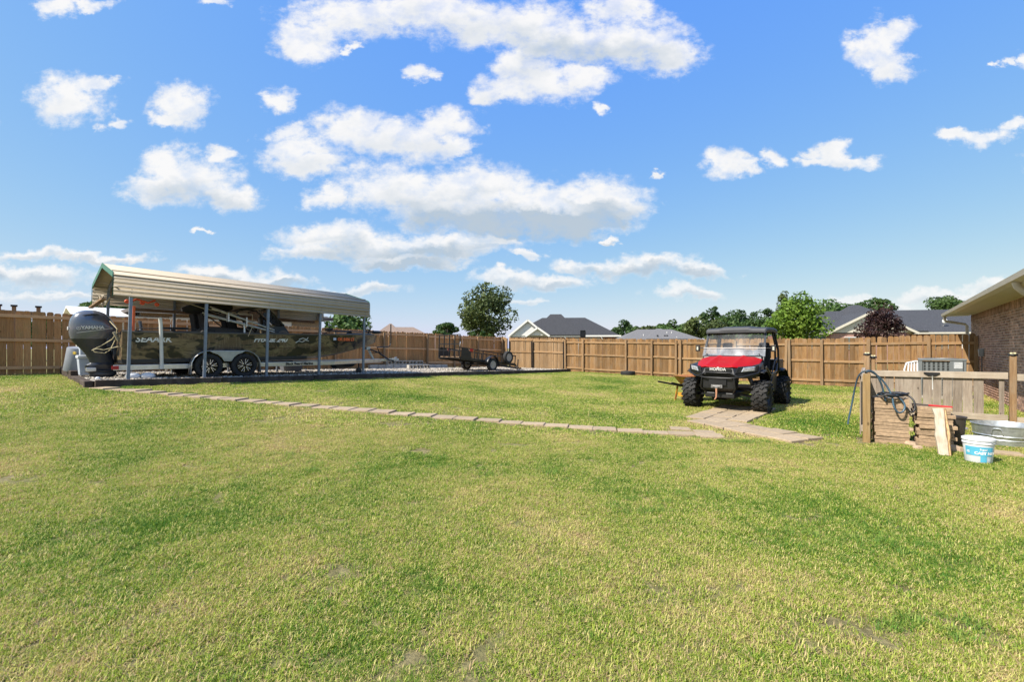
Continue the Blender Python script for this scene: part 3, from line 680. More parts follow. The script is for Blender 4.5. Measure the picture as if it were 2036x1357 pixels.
spout(-.30, 1)
mb = MB(); pts = [(10.7, ysign*.64, WALL_H-.02), (10.7, ysign*.62, WALL_H-.10), (10.72, ysign*.55, WALL_H-.20), (10.78, ysign*.2, WALL_H-.30), (10.8, ysign*.07, WALL_H-.38), (10.8, ysign*.06, .1)]
mb.tube([Vector(p) for p in pts], .055, 10); o = mb.build('downspout', TRIM, hs, smooth=40); o.matrix_world = HM
mb = MB(); mb.box((2.5, ysign*.06, 1.27), (.13, .10, .22)); mb.prism([(.02, 1.16), (.115, 1.20), (.13, 1.37), (.02, 1.40)], 2.44, 2.57, lambda x, y, z: (y, ysign*x, z)); 
eb = mb.build('disconnect_box', mat('box_grey', (.30, .31, .31), .5), None, bevel=.004); eb.matrix_world = HM; tag(eb, 'small grey electrical disconnect box on the brick wall', 'electrical box')
mb = MB(); mb.tube([Vector((2.52, ysign*.05, 1.16)), Vector((2.52, ysign*.05, .05))], .016, 8); o = mb.build('conduit', mat('conduit', (.1, .1, .1), .5), eb, smooth=40); o.matrix_world = HM
# ------------------------------------------------------------------ carport over the boat
CS, CE = .27, 6.72; slope = -.027
Q0 = PADO + N*.15
cp = thing('carport', 'tan corrugated metal carport on grey steel posts over the boat', 'carport', M=frame(Vector((Q0.x, Q0.y, pad_z(0))), Vector((D.x, D.y, slope))))
CPM = cp.matrix_world.copy(); W = 3.05
m, t, b, out = newmat('carport_sheet')
tc = t.node('ShaderNodeTexCoord').outputs['Object']
st = t.smooth(t.noise(t.scaled(tc, 5, .6, .6), 3, 6, .65), .45, .75); sp_ = t.smooth(t.noise(tc, 2.2, 6, .65), .5, .75)
cc = t.mix(t.math('MULTIPLY', st, .3), (.45, .375, .275), (.34, .27, .18)); cc = t.mix(t.math('MULTIPLY', sp_, .3), cc, (.32, .25, .165))
setc(t, b, 'Base Color', cc); b.inputs['Roughness'].default_value = .55; b.inputs['Metallic'].default_value = .0; b.inputs['Specular IOR Level'].default_value = .3
SHEET = m
GREEN = mat('green_trim', (.045, .15, .085), .45, var=.1)
EH = 1.89      # eave height above the pad
def profile():
    """half the roof outline, from the front eave to the ridge: (across, up)"""
    pts = [(-.06, EH+.0), (-.06, EH+.40)]
    for k in range(1, 5):
        a = R(76*k/4); pts.append((-.06+.17*(1-math.cos(a)), EH+.40+.17*math.sin(a)))
    pts.append((W/2, EH+.93)); return [Vector(p) for p in pts]
def ribbed(pts):
    out_ = []; d = 0; nxt = .05
    for a, c in zip(pts[:-1], pts[1:]):
        l_ = (c-a).length; tdir = (c-a)/l_; nn = Vector((-tdir.y, tdir.x)); pos_ = 0
        out_.append((a, d))
        while nxt < d + l_:
            q = a + tdir*(nxt-d)
            for o_, h in ((-.020, 0), (-.010, .014), (.010, .014), (.020, 0)): 
                out_.append((q + tdir*o_ + nn*h, nxt+o_))
            nxt += .095
        d += l_
    out_.append((pts[-1], d)); out_.sort(key=lambda q: q[1]); return out_
rp_ = ribbed(profile()); tot = rp_[-1][1]
cuts = [0, .235, .50, .78, tot+.01]
for side in (0, 1):
    for c0, c1 in zip(cuts[:-1], cuts[1:]):
        seg = [(p, d) for p, d in rp_ if c0+.012 <= d <= c1-.012]
        def edge(dd):
            q = [(abs(d-dd), i_) for i_, (p, d) in enumerate(rp_)]; i_ = min(q)[1]; i_ = max(1, min(len(rp_)-2, i_))
            (a, da), (c_, dc) = rp_[i_-1], rp_[i_+1]; tt = (c_-a).normalized(); return a + tt*(dd-da), Vector((-tt.y, tt.x))
        seg = [p for p, d in seg]
        if c0 > 0: e0, n0 = edge(c0-.01); seg = [e0 - n0*.012, e0 + n0*.022, e0 + n0*.020 + Vector((0, .02))] + seg     # rolled lower lip standing proud of the sheet below
        if c1 < tot: e1, n1 = edge(c1+.015); seg = seg + [e1 - n1*.014]
        if side: seg = [Vector((W - p.x, p.y)) for p in seg]
        lift = .006
        mb = MB(); mb.sheet(lambda a, c_: (CS + a*(CE-CS), seg[int(round(c_*(len(seg)-1)))].x, seg[int(round(c_*(len(seg)-1)))].y + lift), 1, len(seg)-1)
        mb.build('roof_panel', SHEET, cp, smooth=25, solid=.004)
def bow(s_): 
    pp = [Vector((s_, p.x+.05*(1 if p.x < W/2 else -1), p.y-.05)) for p in profile()]
    pp += [Vector((s_, W-p.x, p.z)) for p in [Vector((0, q.y, q.z)) for q in pp][::-1][1:]] if False else [Vector((s_, W-q.y, q.z)) for q in pp[::-1][1:]]
    return pp
PS = [.59, 2.09, 3.58, 5.08, 6.57]
for s_ in PS:
    for y_ in (0, W):
        mb = MB(); mb.box((s_, y_, (EH+.25)/2-.04), (.062, .062, EH+.25)); mb.build('post', STEELP, cp, bevel=.004)
    pts = bow(s_)
    mb = MB()
    for a, c_ in zip(pts[:-1], pts[1:]): mb.beam(a, c_ + (c_-a).normalized()*.01, .058, .058, (1, 0, 0))
    mb.build('roof_bow', STEELP, cp)
for s_, k in ((CS-.012, 0), (CE+.012, 1)):
    pr_ = profile(); full = pr_ + [Vector((W-p.x, p.y)) for p in pr_[::-1][1:]]
    mb = MB()
    rng_ = range(len(full)-1)
    for i_ in rng_:
        a, c_ = full[i_], full[i_+1]
        wide = .12 if (k == 0 and 4 <= i_ <= len(full)-6) else .03
        mb.add([(s_-.006, a.x, a.y+.03), (s_-.006, c_.x, c_.y+.03), (s_-.006, c_.x, c_.y+.03-wide), (s_-.006, a.x, a.y+.03-wide), (s_+.006, a.x, a.y+.03), (s_+.006, c_.x, c_.y+.03), (s_+.006, c_.x, c_.y+.03-wide), (s_+.006, a.x, a.y+.03-wide)],
               [(0,1,2,3),(4,7,6,5),(0,4,5,1),(1,5,6,2),(2,6,7,3),(3,7,4,0)])
    mb.build('edge_trim', GREEN, cp)
SCREW = mat('screw', (.2, .2, .2), .5)
for s_ in PS:
    for z_ in (.12, .20):
        mb = MB(); mb.lathe([(0, -.01), (.010, -.01), (.010, 0), (0, 0)], 8, (s_, -.075, EH+z_), 'Y'); mb.build('screw', SCREW, cp)
def on_cp(o): o.matrix_world = CPM @ o.matrix_world; return o
# things kept up under the carport roof
mb = MB(); mb.beam((CS-.1, .35, EH-.02), (CS-.05, 2.9, EH-.08), .09, .04); o = on_cp(mb.build('plank', wood('plank_wood', (.30, .19, .11), (.17, .1, .05), axis='Y'))); tag(o, 'brown board laid across the rear end of the carport frame', 'board')
mb = MB(); mb.beam((1.0, 2.7, EH-.05), (6.2, 2.75, EH-.05), .09, .09); o = on_cp(mb.build('plank', wood('plank_wood_b', (.25, .15, .085), (.14, .08, .04), axis='X'))); tag(o, 'long brown timber lying along the far side of the carport', 'board')
mb = MB(); mb.box((2.9, 1.2, EH+.22), (.6, .09, .10)); o = on_cp(mb.build('plank', wood('plank_wood_c', (.16, .1, .06), (.08, .05, .03), axis='X'))); tag(o, 'short dark timber offcut wedged under the carport roof', 'board')
ROPE = mat('rope', (.46, .39, .28), .9, var=.2, scale=40)
def coil(p, r_, turns, seed, m_, rad, name, label, stretch=(1, 1, 1.6)):
    rr = random.Random(seed); pts = []
    for k in range(turns*12):
        a = 2*math.pi*k/12; j = 1 + .18*math.sin(k*.37+seed)
        pts.append(Vector((p[0]+.02*rr.uniform(-1, 1)+.04*math.sin(k*.11), p[1]+r_*j*stretch[1]*math.cos(a), p[2]+r_*j*stretch[2]*math.sin(a))))
    mb = MB(); mb.tube(pts, rad, 6); return mb
mb = coil((CS+.02, 1.75, EH+.02), .09, 4, 3, ROPE, .011, 'rope', '')
mb.tube([(CS, 1.7, EH), (CS, 1.3, EH-.11), (CS, .9, EH-.13), (CS, .55, EH-.02), (CS, .35, EH+.02)], .011, 6)
o = on_cp(mb.build('rope', ROPE, smooth=60)); tag(o, 'coil of pale rope looped on the open end of the carport', 'rope')
ORANGE = mat('orange_strap', (.62, .085, .03), .6, var=.1)
mb = MB(); mb.tube([(.62, .2, EH-.05), (.75, .3, EH+.02), (.95, .22, EH-.05), (1.1, .35, EH+.03)], .022, 8)
for q in range(3): mb.lathe([(.0, -.02), (.035, -.02), (.05, 0), (.035, .02), (0, .02)], 10, (.55+.3*q, .2+.1*q, EH-.06), 'Y')
o = on_cp(mb.build('ratchet_strap', ORANGE, smooth=40)); tag(o, 'bundle of orange ratchet straps hung at the first carport post', 'strap')
lad = thing('step_ladder', 'short orange step ladder standing in the stern behind the first carport post', 'ladder', M=CPM @ Matrix.Translation((.78, .9, 0)))
for y_ in (-.11, .11):
    mb = MB(); mb.box((0, y_, 1.42), (.05, .025, .72)); mb.build('side_rail', mat('orange_rail', (.70, .14, .045), .5), lad, bevel=.004)
for k in range(3):
    mb = MB(); mb.tube([(0, -.10, 1.15+k*.24), (0, .10, 1.15+k*.24)], .015, 8); mb.build('rung', ALU, lad)
mb = MB(); mb.tube([(1.6, .2, EH+.06), (2.1, .25, EH-.08), (2.8, .3, EH-.15), (3.3, .35, EH-.14), (3.3, .36, EH-.5), (3.22, .4, EH-.75)], .009, 6); o = on_cp(mb.build('rope', ROPE, smooth=60)); tag(o, 'thin slack rope hanging along the inside of the carport eave', 'rope')

# ------------------------------------------------------------------ boat
BS = .55       # transom, metres along the pad
bo = PADO + D*BS + N*(.15+1.50); BZ = 1.07
boat = thing('camo_boat', 'camouflage aluminium fishing boat with grey outboard under the carport', 'boat', M=frame(Vector((bo.x, bo.y, BZ)), Vector((D.x, D.y, .006))))
m, t, b, out = newmat('camo')
tc = t.node('ShaderNodeTexCoord').outputs['Object']
wv = t.node('ShaderNodeTexNoise', ins={'Vector': t.scaled(tc, .8, 1, 1.0), 'Scale': 1.6, 'Detail': 3.0}).outputs['Color']
dv = t.vec('ADD', t.scaled(tc, .8, 1, 1.6), t.scaled(wv, 1.3, .3, .9))
n1 = t.smooth(t.noise(dv, 2.1, 2, .5), .47, .53); n2 = t.smooth(t.noise(t.vec('ADD', dv, (7, 3, 1)), 2.6, 3, .55), .50, .56)
st = t.smooth(t.noise(t.scaled(dv, 1.2, 1, 3.5), 6, 4, .6), .48, .60); ln_ = t.smooth(t.noise(t.scaled(tc, 14, 1, 1.2), 3, 3, .6), .5, .62)
cc = t.mix(n1, (.010, .0095, .008), (.20, .145, .07)); cc = t.mix(t.math('MULTIPLY', n2, .8), cc, (.125, .078, .042))
cc = t.mix(t.math('MULTIPLY', t.math('MULTIPLY', st, n1), .7), cc, (.03, .022, .014)); cc = t.mix(t.math('MULTIPLY', t.math('MULTIPLY', ln_, n2), .5), cc, (.26, .19, .11))
setc(t, b, 'Base Color', cc); b.inputs['Roughness'].default_value = .3; b.inputs['Coat Weight'].default_value = .3
CAMO = m; b.inputs['Roughness'].default_value = .4; b.inputs['Coat Weight'].default_value = .1
LB = 7.36
def half(x, lvl):       # half beam at station x; lvl 0 chine, 1 gunwale
    k = max(0, (x-3.9)/(LB-3.9)); full = 1.0 if lvl == 0 else 1.10
    return max(.02, full*(1 - k**2.3*(1.0 if lvl else 1.0))**(.62 if lvl else .9)) if k < 1 else .02
def keel(x): k = max(0, (x-4.3)/(LB-4.3)); return -.07 + .60*k**2.1
def chine(x): k = max(0, (x-4.0)/(LB-4.0)); return .05 + .46*k**1.9
def sheer(x): k = max(0, (x-4.5)/(LB-4.5)); return .715 + .055*k
xs = list(np.linspace(0, 4, 7)) + list(np.linspace(4.3, LB-.02, 16))
rings = []
for x in xs:
    c_, g_ = half(x, 0), half(x, 1); zc, zk, zg = chine(x), keel(x), sheer(x); zc = min(zc, zg-.05)
    zm = zc + (zg-zc)*.42; bm_ = c_ + (g_-c_)*.42
    prof = [(0, zk), (-c_*.5, zk+(zc-zk)*.45), (-c_, zc), (-bm_, zm-.012), (-bm_-.012, zm), (-g_, zg), (-g_+.08*min(1, g_), zg), (-g_*.9+.0, zg-.04), (g_*.9, zg-.04), (g_-.08*min(1, g_), zg), (g_, zg), (bm_+.012, zm), (bm_, zm-.012), (c_, zc), (c_*.5, zk+(zc-zk)*.45)]
    rings.append([Vector((x + (.10*(1-(zg-z)/.8) if x > 6.5 else 0), y, z)) for y, z in prof])
mb = MB(); mb.loft(rings); hull = mb.build('hull', CAMO, boat, smooth=35)
mb = MB()
for sd in (-1, 1): mb.tube([Vector((x, sd*(half(x, 1)-.02), sheer(x)+.012)) for x in xs], .028, 8)
mb.build('gunwale', mat('gunwale', (.09, .078, .06), .4), boat, smooth=50)
mb = MB(); mb.box((2.2, 0, .02), (4.4, 2.012, .10)); mb.build('bottom_paint', BLACK, boat, bevel=.01)
# rails, seats, console, screen
def rail(pts, r_=.013, m_=BLACKM, name='hand_rail'):
    mb = MB(); mb.tube(pts, r_, 8); return mb.build(name, m_, boat, smooth=60)
for sd in (-1, 1):
    rail([(.25, sd*.95, .73), (.30, sd*.95, .82), (1.9, sd*.98, .82), (1.95, sd*.98, .73)]); 
    rail([(5.0, sd*.86, .75), (5.15, sd*.84, .84), (5.9, sd*.72, .85), (6.0, sd*.7, .76)])
mb = MB(); mb.box((1.1, -.55, .86), (.60, .35, .03)); mb.box((1.1, -.55, .76), (.08, .08, .18)); mb.build('cutting_table', BLACK, boat, bevel=.006)
def seat(x, y):
    mb = MB(); mb.box((x, y, .86), (.46, .48, .12)); mb.box((x-.2, y, 1.10), (.12, .46, .44), Matrix.Rotation(R(-8), 3, 'Y')); return mb.build('seat', DARKF, boat, bevel=.03)
for x, y in ((2.03, -.35), (2.03, .45), (2.83, .5), (2.73, -.35)): seat(x, y)
mb = MB(); mb.loft([[(3.28, -.85, .68), (4.03, -.80, .68), (4.03, -.05, .68), (3.28, -.05, .68)], [(3.3, -.83, 1.0), (3.83, -.78, 1.0), (3.83, -.08, 1.0), (3.3, -.08, 1.0)]]); mb.build('console', CAMO, boat, bevel=.03)
mb = MB(); mb.loft([[(3.28, .85, .68), (4.03, .80, .68), (4.03, .1, .68), (3.28, .1, .68)], [(3.3, .83, 1.0), (3.83, .78, 1.0), (3.83, .13, 1.0), (3.3, .13, 1.0)]]); mb.build('console', CAMO, boat, bevel=.03)
GL = glass('boat_screen', (.72, .76, .78), .12)
for y0, y1 in ((-.80, -.08), (.13, .80)):
    mb = MB(); mb.sheet(lambda a, c_: (3.78-.42*c_, y0+(y1-y0)*a, 1.0+.46*c_), 1, 1); sc_ = mb.build('windscreen', GL, boat, solid=.006)
    mb = MB(); mb.tube([(3.8, y0, 1.0), (3.36, y0, 1.47), (3.36, y1, 1.47), (3.8, y1, 1.0), (3.8, y0, 1.0)], .022, 8); mb.tube([(3.36, y0, 1.47), (3, y0, 1.50)], .018, 8); mb.build('screen_frame', BLACKM, sc_, smooth=60)
for y_ in (-.85, .85):
    rail([(3.03, y_, .75), (2.58, y_, 1.18), (2.5, y_, 1.32), (2.63, y_, 1.43), (3.23, y_, 1.52)], .024, BLACKM, 'arch_tube')
rail([(2.63, -.85, 1.43), (2.63, .85, 1.43)], .022, BLACKM, 'arch_tube'); rail([(3.23, -.85, 1.52), (3.23, .85, 1.52)], .022, BLACKM, 'arch_tube')
rail([(2.58, -.85, 1.18), (2.9, -.85, .78)], .018, BLACKM, 'arch_tube')
mb = MB(); mb.lathe([(.16, -.012), (.18, 0), (.16, .012)], 20, (3.28, -.42, 1.10), 'X'); mb.tube([(3.28, -.42, 1.1), (3.43, -.42, 1.05)], .02); mb.build('steering_wheel', BLACK, boat, smooth=50)
# folded canopy in its dark boot, held on two bars
mb = MB(); pts = [(1.35+.11*k, -.3+.02*math.sin(k), 1.37+.012*k) for k in range(12)]; mb.tube(pts, [.05, .10, .13, .145, .15, .15, .145, .14, .13, .12, .10, .06], 12); mb.build('canopy_boot', DARKF, boat, smooth=60)
for y_ in (-.95, .9): rail([(2.9, y_, .76), (2.3, y_*.7, 1.2), (1.9, y_*.4, 1.40)], .017, mat('canopy_bar', (.11, .10, .085), .5), 'canopy_bar')
mb = MB(); mb.loft([[(1.7, -.85, .72), (2.9, -.85, .72), (2.9, .85, .72), (1.7, .85, .72)], [(1.9, -.7, .92), (2.75, -.75, .85), (2.75, .75, .85), (1.9, .7, .92)]]); mb.build('rear_deck_box', mat('deck_box', (.06, .052, .042), .7), boat, bevel=.04)
rods = thing('pole_rack', 'bundle of bare aluminium poles slanting up over the boat side', 'poles', M=boat.matrix_world)
for k, (y_, dz, x0) in enumerate(((-.98, 0, -.3), (-.92, .05, -.32), (-.98, .17, -.12), (-.92, .22, -.14))):
    mb = MB(); mb.tube([(1.98+x0, y_, 1.22+dz), (3.45, y_, .79+dz*.35)], .020, 8); mb.build('pole', ALU, rods, smooth=50)
for x, z in ((2.25, 1.10), (2.7, .98)):
    mb = MB(); mb.box((x, -.95, z+.08), (.03, .16, .26)); mb.build('bracket', ALU, rods, bevel=.004)
mb = MB(); mb.tube([(2.65, -1.0, .72), (2.65, -.97, 1.02)], .022, 8); mb.build('upright', WHITEP, rods, smooth=50)
# trolling motor on the bow
tm = thing('trolling_motor', 'black trolling motor folded flat on the boat bow', 'trolling motor', M=boat.matrix_world)
mb = MB(); mb.tube([(5.5, -.25, .90), (7.3, -.15, .885)], .018, 8); mb.build('shaft', BLACKM, tm, smooth=50)
mb = MB(); mb.lathe([(.0, 0), (.05, .01), (.06, .1), (.06, .26), (.04, .34), (0, .36)], 12, (7.22, -.15, .88), 'X'); mb.build('motor_pod', BLACK, tm, smooth=50)
mb = MB(); mb.box((6.7, -.1, .82), (.9, .16, .05)); mb.box((6.3, -.15, .85), (.16, .06, .14)); mb.build('mount', BLACKM, tm, bevel=.008)
mb = MB(); mb.box((5.5, -.25, .93), (.22, .14, .10)); mb.build('motor_head', BLACK, tm, bevel=.02)
for a in (0, 2.1, 4.2):
    pass
mb = MB()
for a in (.3, 2.4, 4.5): mb.box((7.05, -.15+.09*math.cos(a), .88+.09*math.sin(a)), (.03, .05, .17), Matrix.Rotation(a-1.57, 3, 'X'))
mb.build('propeller', BLACK, tm, bevel=.004)
mb = MB(); mb.tube([(5.35, -.55, .72), (5.35, -.55, 1.02)], .012, 8); mb.tube([(5.30, -.6, 1.12), (5.30, -.58, 1.03), (5.40, -.5, 1.03), (5.40, -.48, 1.12)], .011, 8); mb.build('rod_holder', BLACKM, boat, smooth=50)
# outboard, cut in level slices: height, aft end, fore end, half width
prof_o = [(150,560,720,.06),(165,500,790,.11),(190,440,860,.16),(225,395,905,.20),(270,362,948,.23),(320,340,985,.245),(380,325,1030,.25),(440,322,1058,.245),(485,326,1020,.24),(540,338,985,.225),(575,346,960,.205)]
low_o = [(575,352,955,.19),(620,385,935,.175),(680,450,935,.15),(750,520,950,.13),(820,575,975,.115),(880,612,990,.105),(930,626,1000,.10)]
gear_o = [(930,622,1005,.10),(952,575,1010,.12),(962,560,1012,.13),(1000,556,1018,.09),(1030,570,1025,.075),(1050,545,1035,.14),(1060,545,1035,.14),(1075,600,1040,.08),(1095,625,1042,.085),(1120,622,1042,.09),(1145,632,1000,.075),(1168,660,900,.02)]
def ring_o(q, n=28, e=2.5):
    y, xa, xb, hw = q; X0, X1 = (xa-1000)/822, (xb-1000)/822; zc = 1.265 - (y-150)/1014*1.66 + .0
    c_, h_ = (X0+X1)/2, (X1-X0)/2; r_ = []
    for k in range(n):
        a = 2*math.pi*k/n; ca, sa = math.cos(a), math.sin(a)
        r_.append(Vector((c_ + h_*math.copysign(abs(ca)**(2/e), ca), hw*math.copysign(abs(sa)**(2/e), sa), zc)))
    return r_
ob = Vector((.0, 0, 0))
COWL = mat('cowl_grey', (.13, .14, .165), .25, .3, var=.05, coat=.9)
MIDG = mat('motor_dark', (.035, .040, .05), .35, .2, var=.1, coat=.3)
mb = MB(); mb.loft([ring_o(q) for q in prof_o]); cowl = mb.build('outboard_cowl', COWL, boat, smooth=50)
mb = MB(); mb.loft([ring_o(q) for q in low_o]); mb.build('outboard_midsection', MIDG, boat, smooth=50)
mb = MB(); mb.loft([ring_o(q, 28, 2.2) for q in gear_o]); mb.build('outboard_gearcase', MIDG, boat, smooth=35)
def zo(y): return 1.265 - (y-150)/1014*1.66
def xo(x): return (x-1000)/822
# air slot, lettering, stripe
mb = MB()
mb.loft([[(xo(500), -.20, zo(236)), (xo(560), -.235, zo(225)), (xo(560), -.20, zo(240))], [(xo(620), -.22, zo(205)), (xo(640), -.24, zo(214)), (xo(630), -.20, zo(225))], [(xo(745), -.19, zo(205)), (xo(750), -.20, zo(210)), (xo(740), -.16, zo(214))]])
mb.build('air_slot', BLACK, cowl)
SILV = mat('silver_letter', (.72, .70, .63), .4, .1, var=.05)
FR = Matrix(((1, 0, 0, 0), (0, 0, -1, 0), (0, 1, 0, 0), (0, 0, 0, 1)))     # text reading on the side that faces -y
def side_M(x, y, z, tilt=0, yaw=0): return Matrix.Translation((x, y, z)) @ Matrix.Rotation(yaw, 4, 'Z') @ FR @ Matrix.Rotation(tilt, 4, 'Z')
lettering('YAMAHA', .105, SILV, cowl, side_M(xo(490), -.262, zo(435), R(2.0), R(-1)), bold=.003, space=.92)
mb = MB(); Mr = side_M(xo(455), -.259, zo(424)); mb.M = Mr
mb.lathe([(.030, 0), (.038, 0), (.038, .004), (.030, .004), (.030, 0)], 24)
for a in (90, 210, 330): mb.beam((0, 0, .002), (.031*math.cos(R(a)), .031*math.sin(R(a)), .002), .006, .004)
mb.build('emblem', SILV, cowl)
mb = MB(); mb.beam((xo(425), -.259, zo(490)), (xo(965), -.232, zo(415)), .004, .010); mb.build('stripe', SILV, cowl)
lettering('F300', .10, mat('white_letter', (.8, .8, .8), .4), cowl, Matrix.Translation((xo(322)-.004, .12, zo(445))) @ Matrix.Rotation(R(-90), 4, 'Z') @ FR, bold=.003)
mb = MB(); mb.box((-.05, 0, .60), (.22, .34, .46)); mb.box((.0, 0, .42), (.10, .5, .5)); mb.build('transom_bracket', MIDG, boat, bevel=.02)
mb = MB(); mb.box((-.03, -.55, .62), (.05, .10, .24), Matrix.Rotation(R(-22), 3, 'Y')); mb.build('trim_tab_box', mat('trim_tan', (.32, .28, .19), .5), boat, bevel=.008)
mb = MB(); mb.box((xo(640), -.05, zo(1030)), (.18, .22, .09)); mb.build('skeg_stand', ALU, boat, bevel=.01)
YRP = mat('tie_rope', (.52, .44, .26), .85, var=.15, scale=40)
mb = MB(); mb.tube([(-.02, -.62, .72), (-.10, -.45, .55), (-.28, -.32, .40), (-.42, -.30, .31), (-.40, -.32, .25), (-.22, -.36, .22), (-.12, -.4, .30), (-.04, -.5, .55), (-.02, -.6, .80), (-.12, -.35, 1.0)], .010, 6)
mb.tube([(-.44, -.28, .29), (-.36, -.34, .33), (-.24, -.34, .30), (.0, -.6, .38)], .010, 6); mb.build('tie_rope', YRP, boat, smooth=60)
# names on the hull
def hull_y(x, z):
    c_, g_, zc, zg = half(x, 0), half(x, 1), chine(x), sheer(x); return -(c_ + (g_-c_)*(z-zc)/(zg-zc)) - .008
lettering('SEAARK', .20, SILV, hull, side_M(.24, hull_y(.5, .55), .49), shear=.25, bold=.005, space=1.0).rotation_euler.rotate_axis('X', 0)
lettering('ProCat 240', .215, SILV, hull, side_M(2.85, hull_y(3.2, .55), .50), shear=.35, bold=.005, space=.9)
mb = MB(side_M(4.02, hull_y(4.1, .55), .48)); mb.tube([(0, .0, 0), (.09, .05, 0), (.2, .02, 0), (.3, .08, 0), (.4, .05, 0)], .012, 6); mb.tube([(.1, .09, 0), (.22, .14, 0), (.34, .10, 0), (.38, .16, 0)], .012, 6); mb.build('fish_emblem', SILV, hull)
ORL = mat('orange_letter', (.75, .13, .02), .5)
yaw = math.atan2(hull_y(6.0, .6)-hull_y(5.3, .6), .7)
lettering('OK 8486 LT', .135, ORL, hull, side_M(5.42, hull_y(5.42, .6)-.012, .55, 0, yaw), bold=.008)
mb = MB(side_M(5.26, hull_y(5.26, .6)-.012, .56, 0, yaw)); mb.box((.05, .04, .002), (.11, .08, .003)); mb.build('decal', mat('decal', (.45, .5, .7), .5, c2=(.8, .8, .85), scale=60), hull)

# ------------------------------------------------------------------ boat trailer
tr = thing('boat_trailer', 'silver tandem axle boat trailer under the camouflage boat', 'trailer', M=frame(Vector((bo.x, bo.y, BZ-.02)), Vector((D.x, D.y, -.004))))
GZ0 = pad_z(BS+2.2) - (BZ-.02)         # pad surface seen from the trailer
for sd in (-1, 1):
    mb = MB(); mb.beam((-.15, sd*1.0, -.10), (5.3, sd*1.0, -.10), .05, .125); mb.beam((5.28, sd*1.0, -.10), (7.6, sd*.06, -.075), .05, .12); mb.build('side_rail', ALU, tr, bevel=.006)
mb = MB(); mb.beam((7.4, 0, -.075), (8.25, 0, -.05), .09, .09); mb.build('tongue', ALU, tr, bevel=.006)
mb = MB(); mb.loft([[(8.2, -.05, -.09), (8.2, .05, -.09), (8.2, .05, .0), (8.2, -.05, .0)], [(8.45, -.035, -.10), (8.45, .035, -.10), (8.45, .035, -.02), (8.45, -.035, -.02)]]); mb.box((8.33, 0, .02), (.10, .03, .04)); mb.build('coupler', GALV, tr, bevel=.008)
for x in (.2, 1.2, 3.6, 4.8):
    mb = MB(); mb.beam((x, -1.0, -.14), (x, 1.0, -.14), .06, .05); mb.build('cross_member', ALU, tr)
for y_ in (-.5, .5):
    mb = MB(); mb.beam((.0, y_, -.07), (4.6, y_, -.07), .09, .05); mb.build('bunk', mat('bunk_carpet', (.05, .05, .055), .95), tr)
def tyre_mesh(r_, wd, mat_, lugs=0, name='tyre', rim_r=.6):
    mb = MB(); h = wd/2; ri = r_*rim_r
    mb.lathe([(ri, -h*.80), (ri+.02, -h*.92), ((ri+r_)/2, -h), (r_*.93, -h*.92), (r_*.985, -h*.70), (r_, -h*.4), (r_, h*.4), (r_*.985, h*.70), (r_*.93, h*.92), ((ri+r_)/2, h), (ri+.02, h*.92), (ri, h*.80), (ri, -h*.80)], 40, axis='Y')
    if lugs:
        for k in range(lugs):
            for row, (yy, ww, tw) in enumerate(((-.78, .42, .5), (-.28, .40, -.45), (.28, .40, .45), (.78, .42, -.5))):
                a = 2*math.pi*(k + .5*(row % 2))/lugs; ra = r_ + (.004 if row in (1, 2) else -.008)
                M_ = Matrix.Rotation(a, 3, 'Y') @ Matrix.Rotation(tw, 3, 'Z')
                mb.box(Matrix.Rotation(a, 3, 'Y') @ Vector((0, yy*h, ra)), (2*math.pi*r_/lugs*.52, ww*h*1.15, .05), M_)
    return mb
RIMB = mat('rim_black', (.012, .012, .013), .25, .5)
def alloy(par, y_face, r_, sd):
    mb = MB(); mb.lathe([(0, sd*.01), (r_*.98, sd*.0), (r_, sd*.03), (r_*.99, -sd*.12), (r_*.9, -sd*.14), (0, -sd*.10)], 32, (0, y_face, 0), 'Y'); rim = mb.build('rim', RIMB, par, smooth=35)
    mb = MB()
    for k in range(6):
        for q in (-.16, .16):
            a = 2*math.pi*k/6 + .3; d0, d1 = (a+q*.5), (a+q*1.15)
            mb.beam((r_*.22*math.sin(d0), y_face+sd*.012, r_*.22*math.cos(d0)), (r_*.90*math.sin(d1), y_face+sd*.012, r_*.90*math.cos(d1)), .010, .022, (0, 1, 0))
    mb.build('spokes', CHROME, rim); mb = MB(); mb.lathe([(0, sd*.02), (.04, sd*.02), (.05, 0)], 12, (0, y_face, 0), 'Y'); mb.build('hub_cap', RIMB, rim, smooth=40)
